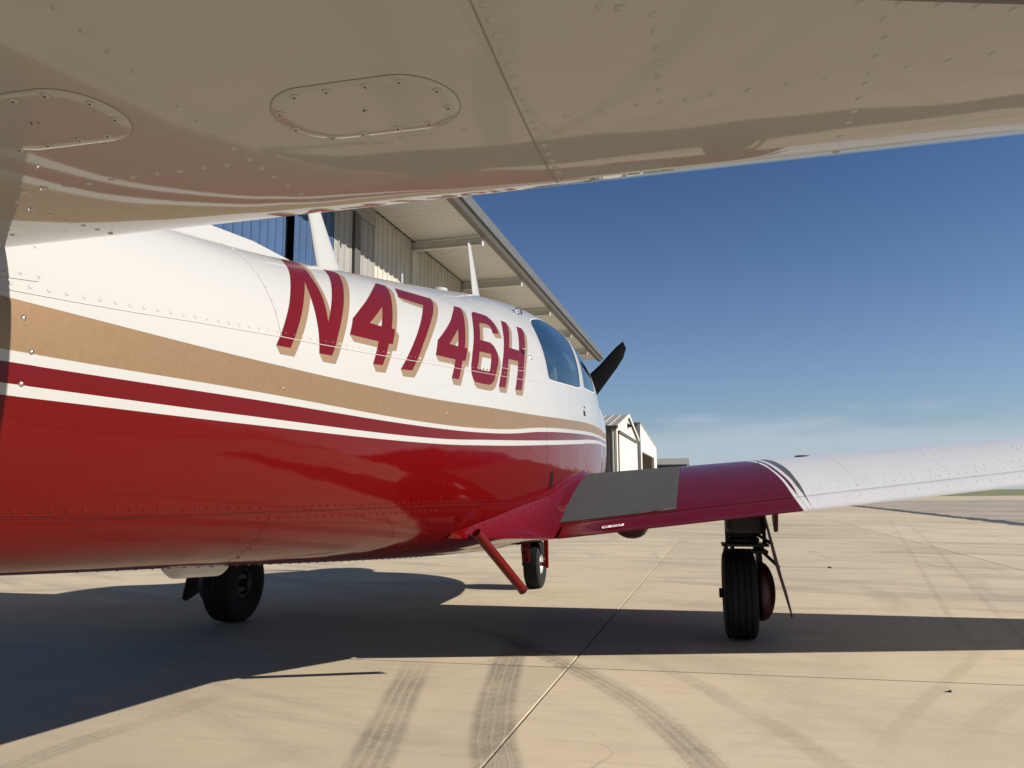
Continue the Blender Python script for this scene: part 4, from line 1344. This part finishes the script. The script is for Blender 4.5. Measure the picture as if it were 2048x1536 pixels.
# ------------------------------------------------------------------ tailplane
ZS = 1.108
def ysl(x): return -3.12 - .034 * (x - .17)
def yhin(x): return -3.499 + .29 * (x - 1.37)
def stz(x, y, sgn=-1):
    u = min(max((ysl(x) - y) / .98, 0), 1)
    return ZS + sgn * 5 * .085 * (.2969 * math.sqrt(u) - .126 * u - .3516 * u * u + .2843 * u ** 3 - .1036 * u ** 4) * .98
def tailplane(side):
    xs = list(np.linspace(.10, 1.70, 34)) + [1.70 + .09 * math.sin(t) for t in np.linspace(.15, 1.5, 8)]
    mb = MB(); rows = []
    for x in xs:
        x = float(x); tip = 1.0
        if x > 1.70: tip = math.sqrt(max(.0004, 1 - ((x - 1.70) / .0905) ** 2))
        yl = ysl(x); yh_ = yhin(x)
        us = [(1 - math.cos(t)) / 2 for t in np.linspace(0, math.pi * .72, 40)]; us = [u / us[-1] for u in us]
        lo = []; hi = []
        for u in us:
            y = yl + (yh_ - yl) * u
            lo.append((x * side, y - (1 - tip) * .06 * (1 - u), ZS + (stz(x, y, -1) - ZS) * tip)); hi.append((x * side, y - (1 - tip) * .06 * (1 - u), ZS + (stz(x, y, 1) - ZS) * tip))
        r = hi[::-1] + lo[1:]; r.append(r[0]); rows.append(r)
    mb.grid(rows)
    S = mb.build('tailplane', MAT['white'], PLANE, smooth=True, autos=50)
    mb = MB(); rows = []
    for x in np.linspace(.14, 1.76, 24):
        x = float(x); y0 = yhin(x) - .007; ye = -4.06 + .20 * (x - .2)
        r = []
        h0 = abs(stz(x, y0, 1) - ZS)
        for k in range(21):
            a = math.pi * 2 * k / 20
            f_ = .5 + .5 * math.cos(a)
            hh = h0 * (f_ ** .8) * 1.05 + .003
            r.append((x * side, ye + (y0 - ye) * f_, ZS + math.copysign(hh, math.sin(a)) * (1 if abs(math.sin(a)) > .05 else 0)))
        rows.append(r)
    mb.grid(rows); n = len(rows[0]) - 1
    mb.add(rows[0][:-1], [tuple(range(n))]); mb.add(rows[-1][:-1], [tuple(range(n))])
    mb.build('elevator', MAT['white'], PLANE, smooth=True, autos=50)
    return S
ST = tailplane(1); tailplane(-1)
def sn(x, y):
    a = Vector((x, y, stz(x, y))); b_ = Vector((x, y - .004, stz(x, y - .004))) - a; c = Vector((x + .004, y, stz(x + .004, y))) - a
    n = b_.cross(c); return n if n.z < 0 else -n
def spt(x, y, off=0.0):
    return Vector((x, y, stz(x, y))) + sn(x, y).normalized() * off
STAB = {"seam":[[1.0473,-3.5752],[1.052,-3.4796],[1.0512,-3.3349],[1.0579,-3.2356]],"hinge":[[1.3694,-3.4991],[1.4054,-3.4887],[1.4395,-3.4787]],"ovalR":[[0.8323,-3.4774],[0.8457,-3.4919],[0.8624,-3.5],[0.898,-3.5004],[0.9323,-3.4996],[0.9656,-3.4981],[0.9844,-3.4887],[0.9963,-3.4707],[1.0002,-3.4501],[0.9955,-3.4327],[0.9835,-3.4161],[0.9649,-3.4049],[0.9278,-3.401],[0.8744,-3.3994],[0.8487,-3.4071],[0.8325,-3.4224],[0.8255,-3.4479]],"ovalRs":[[0.8618,-3.4867],[0.8932,-3.4883],[0.9298,-3.4888],[0.9608,-3.4888],[0.988,-3.4675],[0.9883,-3.4371],[0.9612,-3.4124],[0.9292,-3.4099],[0.8918,-3.4073],[0.8595,-3.4073],[0.8332,-3.4315],[0.8338,-3.4624],[0.9118,-3.4506]],"ovalL":[[0.6101,-3.5481],[0.6334,-3.5502],[0.6622,-3.5477],[0.6786,-3.5376],[0.6908,-3.5222],[0.6918,-3.5016],[0.6826,-3.4774],[0.6649,-3.461],[0.6425,-3.453],[0.5996,-3.451],[0.555,-3.4515],[0.5314,-3.4555],[0.5157,-3.4582]],"ovalLs":[[0.6147,-3.5384],[0.649,-3.5394],[0.6782,-3.5197],[0.679,-3.4896],[0.6492,-3.4643],[0.6157,-3.4622],[0.576,-3.4598],[0.5405,-3.4584],[0.5976,-3.5017]],"riv":[[0.7515,-3.6348],[0.7511,-3.6073],[0.7505,-3.5802],[0.7507,-3.5513],[0.7512,-3.4935],[0.7499,-3.4648],[0.7504,-3.4358],[0.75,-3.407],[0.7503,-3.3792],[0.7487,-3.3553],[0.7488,-3.3297],[0.749,-3.2995],[0.7467,-3.2685],[0.7455,-3.2365],[0.572,-3.3684],[0.601,-3.3703],[0.6322,-3.3702],[0.6609,-3.371],[0.6908,-3.3724],[0.719,-3.3725],[0.7845,-3.38],[0.8188,-3.3813],[0.8535,-3.3822],[0.8877,-3.3841],[0.923,-3.3855],[0.9569,-3.3866],[0.9905,-3.3886],[1.0243,-3.3903],[0.4155,-3.3145],[0.4164,-3.2883],[0.4148,-3.2618],[0.4126,-3.2332],[0.4127,-3.2086],[1.057,-3.5687],[1.0574,-3.5504],[1.0573,-3.5303],[1.0572,-3.5097],[1.0573,-3.4897],[1.0582,-3.4707],[1.0582,-3.4513],[1.0584,-3.431],[1.0592,-3.4117],[1.0579,-3.3894],[1.0577,-3.3722],[1.0577,-3.3524],[1.0588,-3.3323],[1.0589,-3.3089],[1.0598,-3.2883],[1.0591,-3.2679],[1.0589,-3.2462],[1.1393,-3.5469],[1.1762,-3.5302],[1.1761,-3.5075],[1.1759,-3.4858],[1.1767,-3.4647],[1.178,-3.442],[1.1786,-3.4199],[1.1794,-3.3962],[1.0902,-3.393],[1.124,-3.3944],[1.1568,-3.3966],[1.2005,-3.3978],[1.2225,-3.399],[1.2542,-3.4006],[1.2857,-3.402],[1.3175,-3.4036],[1.3494,-3.4048],[1.3811,-3.4073],[1.4116,-3.4104],[1.4427,-3.4121],[1.3458,-3.4831],[1.3474,-3.4577],[1.3495,-3.4313],[1.3519,-3.387],[1.3534,-3.3585],[1.3528,-3.3323],[1.354,-3.306],[1.3577,-3.2695],[1.3241,-3.509],[1.3526,-3.5009],[1.3806,-3.4924],[1.4083,-3.4836],[1.4358,-3.4733]],"big":[[1.1538,-3.5426],[1.3594,-3.2108],[0.5415,-3.3674],[0.5099,-3.3657],[0.4814,-3.3679],[0.452,-3.366],[0.4078,-3.1789]]}
grid_x = [.4127, .7505, 1.0575, 1.1775, 1.3525]
seen = set()
for x, y in STAB['riv']:
    for gx in grid_x:
        if abs(x - gx) < .006: x = gx
    place('rivet', RIVET, spt(x, y, .0001), sn(x, y), ST)
for y in np.arange(-3.60, -3.22, .029):
    place('rivet', RIVET, spt(.413, float(y), .0001), sn(.413, float(y)), ST) if y < -3.33 else None
for x, y in STAB['big']:
    place('screw', PSCREW, spt(x, y, .0003), sn(x, y), ST)
def oval_plate(cx, cy, a, b_, nm):
    """stadium-shaped cover standing a hair proud"""
    V, F = [], []
    ring = []
    for k in range(56):
        t = 2 * math.pi * k / 56
        c, s = math.cos(t), math.sin(t)
        x = cx + (a - b_) * (1 if c > 1e-6 else -1 if c < -1e-6 else 0) + b_ * c
        ring.append((x, cy + b_ * s))
    mb = MB(); rows = []
    for q in (1.0, .985, .8, .55, .3, .02):
        rows.append([spt(cx + (x - cx) * q, cy + (y - cy) * q, 0.0008 if q < 1 else .0003) for x, y in ring + ring[:1]])
    mb.grid(rows)
    P = mb.build(nm, MAT['white'], ST, smooth=True, autos=60)
    ribbon('cover_gap', ring, .0013, MAT['seam'], ST, .0004, True, fn=lambda x, y, o: spt(x, y, o))
    return P
PR = oval_plate(.9128, -3.4495, .0885, .0495, 'inspection_cover')
PL = oval_plate(.6035, -3.500, .0885, .0490, 'inspection_cover')
for key, par in (('ovalRs', PR), ('ovalLs', PL)):
    for i, (x, y) in enumerate(STAB[key]):
        last = i == len(STAB[key]) - 1
        if not last: place('screw', PSCREW, spt(x, y, .0011), sn(x, y), par)
        place('screw_recess', SLOT, spt(x, y, .0011 if last else .0016), sn(x, y), par)
ribbon('panel_seam', [(1.0495, -3.62 + .42 * t) for t in np.linspace(0, 1, 40)], .0016, MAT['seam'], ST, .0004, fn=lambda x, y, o: spt(x, y, o))
for gx in (.29,):
    for y in np.arange(-3.66, -3.2, .029): place('rivet', RIVET, spt(gx, float(y), .0001), sn(gx, float(y)), ST)

# ------------------------------------------------------------------ landing gear
def wheel(c, Rt, wd, rim_r, parent_name, rim_mat='alu'):
    e = bpy.data.objects.new(parent_name, None); e.location = c; link(e, PLANE)
    h = wd / 2
    prof = []
    # outer tread with circumferential grooves, rounded shoulders, sidewalls
    tread = []
    gr = [-.55, -.2, .2, .55]
    tread = [(-h * .86, Rt * .955), (-h * .74, Rt * .988)]
    for g_ in gr:
        tread += [(h * (g_ - .045), Rt * (1 - .012 * abs(g_))), (h * (g_ - .035), Rt * .972), (h * (g_ + .035), Rt * .972), (h * (g_ + .045), Rt * (1 - .012 * abs(g_)))]
    tread += [(h * .74, Rt * .988), (h * .86, Rt * .955)]
    side_r = [(h * .97, Rt * .86), (h * 1.0, Rt * .74), (h * .93, Rt * .62), (h * .78, rim_r + .006), (h * .70, rim_r - .004)]
    prof = tread + side_r + [(-a, r) for a, r in side_r[::-1]]
    MB().lathe(prof, (0, 0, 0), 'X', 64).build('tyre', MAT['rubber'], e, smooth=True, autos=35)
    for s in (-1, 1):
        MB().lathe([(s * h * .72, rim_r), (s * h * .80, rim_r - .006), (s * h * .74, rim_r - .018), (s * h * .45, rim_r - .03), (s * h * .42, .055), (s * h * .62, .05), (s * h * .66, .02), (s * h * .66, .0)], (0, 0, 0), 'X', 40, closed=False).build('rim', MAT[rim_mat], e, smooth=True, autos=35)
        mb = MB()
        for k in range(6):
            a = 2 * math.pi * k / 6
            mb.tube([(s * h * .40, math.cos(a) * .075, math.sin(a) * .075), (s * h * .50, math.cos(a) * .075, math.sin(a) * .075)], .009, 8)
        mb.build('hub_bolts', MAT['steel'], e)
    return e
wheel((1.398, 0, .217), .217, .158, .085, 'main_wheel', 'hub')
wheel((-1.398, 0, .217), .217, .158, .085, 'main_wheel', 'hub')
wheel((0, 1.82, .178), .178, .125, .072, 'nose_wheel')

def main_gear(sd):
    X = lambda x: x * sd
    def B(mb, lo, hi): 
        a, b_ = sorted((X(lo[0]), X(hi[0]))); return mb.box((a, lo[1], lo[2]), (b_, hi[1], hi[2]))
    # wheel-well housing under the wing, rubber shock discs, clamp plates
    mb = MB(); B(mb, (1.345, -.09, .505), (1.535, .16, .66)); mb.build('gear_trunnion', MAT['black'], PLANE, bevel=.03)
    mb = MB()
    for k in range(5):
        mb.lathe([(0, .0), (0, .07), (.006, .078), (.020, .078), (.026, .07), (.026, 0)], (X(1.428), .02, .462 + k * .029 - .0), 'Z', 28, closed=False)
    mb.build('shock_discs', MAT['rubber'], PLANE, smooth=True, autos=40)
    mb = MB(); B(mb, (1.322, -.06, .446), (1.545, .10, .460)); B(mb, (1.330, -.055, .412), (1.540, .09, .428))
    for xx in (1.342, 1.372, 1.480, 1.512):
        mb.tube([(X(xx), -.03, .428), (X(xx), -.03, .446)], .011, 8)
    for xx in (1.352, 1.532):
        mb.tube([(X(xx), .05, .44), (X(xx), .05, .60)], .010, 8)
    mb.build('clamp_plate', MAT['black'], PLANE, bevel=.004)
    # trailing link and axle
    mb = MB(); mb.prism([(-.05, .20), (.05, .19), (.13, .44), (-.02, .44)], 'X', *sorted((X(1.488), X(1.512)))); mb.tube([(X(1.30), 0, .217), (X(1.52), 0, .217)], .024, 12); mb.build('trailing_link', MAT['black'], PLANE, bevel=.004)
    mb = MB(); mb.lathe([(-.018, .05), (-.018, .098), (.018, .098), (.018, .05)], (X(1.505), 0, .217), 'X', 30); B(mb, (1.485, -.11, .20), (1.53, -.05, .30)); mb.build('brake', MAT['black'], PLANE)
    # curved lower door hugging the outside of the tyre
    mb = MB(); rows = []
    for t in np.linspace(0, math.pi, 19):
        rr = math.sin(t) ** .8 if 0 < t < math.pi else 0
        rows.append([(X(1.488 + .078 * rr * math.sin(q) ** .8 if 0 < q < math.pi else 1.488), -.17 * rr * math.cos(q), .232 + .142 * math.cos(t)) for q in np.linspace(0, math.pi, 15)])
    mb.grid(rows)
    o = mb.build('wheel_door', MAT['gear_red'], PLANE, smooth=True, fix=True)
    so = o.modifiers.new('solid', 'SOLIDIFY'); so.thickness = .004
    # long outer door hanging from the wing, seen nearly edge-on
    mb = MB()
    top = Vector((1.530, 0, .615)); low = Vector((1.632, 0, .125))
    d = (low - top)
    poly = [(-.17, 0), (.44, 0), (.45, .35), (.40, .62), (.24, .84), (.02, .93), (-.12, 1.0), (-.16, .96), (-.17, .5)]
    V = []
    for thk in (-.004, .004):
        for y, t in poly:
            p = top + d * t
            V.append((X(p.x + thk + .085 * y + .006 * math.sin(t * 9)), y, p.z))
    n = len(poly)
    mb.add(V, [tuple(range(n)), tuple(range(n, 2 * n))[::-1]] + [(i, (i + 1) % n, n + (i + 1) % n, n + i) for i in range(n)])
    mb.build('gear_door', MAT['gear_red'], PLANE)
    mb = MB(); mb.tube([(X(1.500), -.02, .50), (X(1.565), -.02, .455)], .008, 8); mb.tube([(X(1.50), -.02, .435), (X(1.590), -.02, .345)], .008, 8); mb.build('door_link', MAT['black'], PLANE)
    # tie-down bracket and flap-hinge fairing beneath the wing
    mb = MB(); mb.prism([(-.12, .62), (.05, .64), (.03, .57), (-.03, .515), (-.06, .52)], 'X', *sorted((X(1.572), X(1.590)))); mb.build('tie_down_bracket', MAT['red'], PLANE, bevel=.004)
    mb = MB(); rows = []
    for t in np.linspace(0, 1, 13):
        y = -.70 + .36 * t; hh = .045 * math.sin(math.pi * min(max(t, .0), 1)) ** .6 if 0 < t < 1 else 0
        zb0 = wpt(.92, s_of(.92, y), False).z
        rows.append([(X(.92 + .068 * q), y, zb0 + .008 - (hh) * (1 - q * q) ** .5) for q in np.linspace(-1, 1, 11)])
    mb.grid(rows); mb.build('hinge_fairing', MAT['gear_red'], PLANE, smooth=True)
main_gear(1); main_gear(-1)

# nose gear
mb = MB(); mb.tube([(.086, 1.82, .178), (.092, 1.80, .30), (.075, 1.76, .47), (.03, 1.74, .60)], .014, 10); mb.tube([(-.086, 1.82, .178), (-.092, 1.80, .30), (-.075, 1.76, .47), (-.03, 1.74, .60)], .014, 10)
mb.tube([(-.10, 1.82, .178), (.10, 1.82, .178)], .016, 10); mb.tube([(0, 1.74, .50), (0, 1.74, .75)], .03, 12)
mb.build('nose_fork', MAT['red'], PLANE, smooth=True, autos=40)
mb = MB(); mb.box((.092, 1.70, .165), (.104, 1.735, .44)); mb.tube([(.112, 1.72, .16), (.112, 1.72, .45)], .012, 8); mb.build('nose_gear_link', MAT['red'], PLANE, bevel=.003)
mb = MB()
mb.prism([(-.052, .46), (-.050, .34), (-.038, .22), (.0, .205), (.01, .34), (.012, .46)], 'Y', 1.585, 1.595); mb.build('nose_gear_door', MAT['red'], PLANE, bevel=.003)
MB().box((-.13, 1.42, .425), (.13, 1.60, .455)).build('gear_well_edge', MAT['alu'], PLANE, bevel=.008)

# boarding step
mb = MB(); mb.tube([(.405, -1.27, .572), (.53, -1.055, .345)], .0185, 18)
mb.build('boarding_step', MAT['red'], PLANE, smooth=True, autos=45)
MB().lathe([(0, .012), (0, .0195), (.006, .0195), (.006, .012)], (0, 0, 0), 'Z', 18).build('step_end_cap', MAT['gear_red'], PLANE, smooth=True, autos=40)
CAP = bpy.data.objects['step_end_cap']; CAP.location = (.531, -1.0535, .3435)
CAP.rotation_euler = Vector((.125, .215, -.227)).to_track_quat('Z', 'Y').to_euler()
MB().tube([(.452, -1.2095, .495), (.4535, -1.2125, .496)], .007, 10).build('step_hole', MAT['dark'], PLANE)

# ------------------------------------------------------------------ litter on the concrete
mb = MB()
for k in range(2): dome(mb, (2.06 + .004 * k, -.91 + .006 * k, .0), (0, 0, 1), .008 - .003 * k, .007, 9)
mb.tube([(2.042, -.914, .002), (2.056, -.911, .003)], .002, 6)
tag(mb.build('scrap', MAT['black']), 'tiny dark scrap lying alone on the sunlit concrete at right', 'debris')
mb = MB(); dome(mb, (2.41, 3.77, 0), (0, 0, 1), .02, .014, 8)
tag(mb.build('pebble', MAT['black'], smooth=True), 'small dark pebble on the concrete beyond the right wheel', 'pebble')
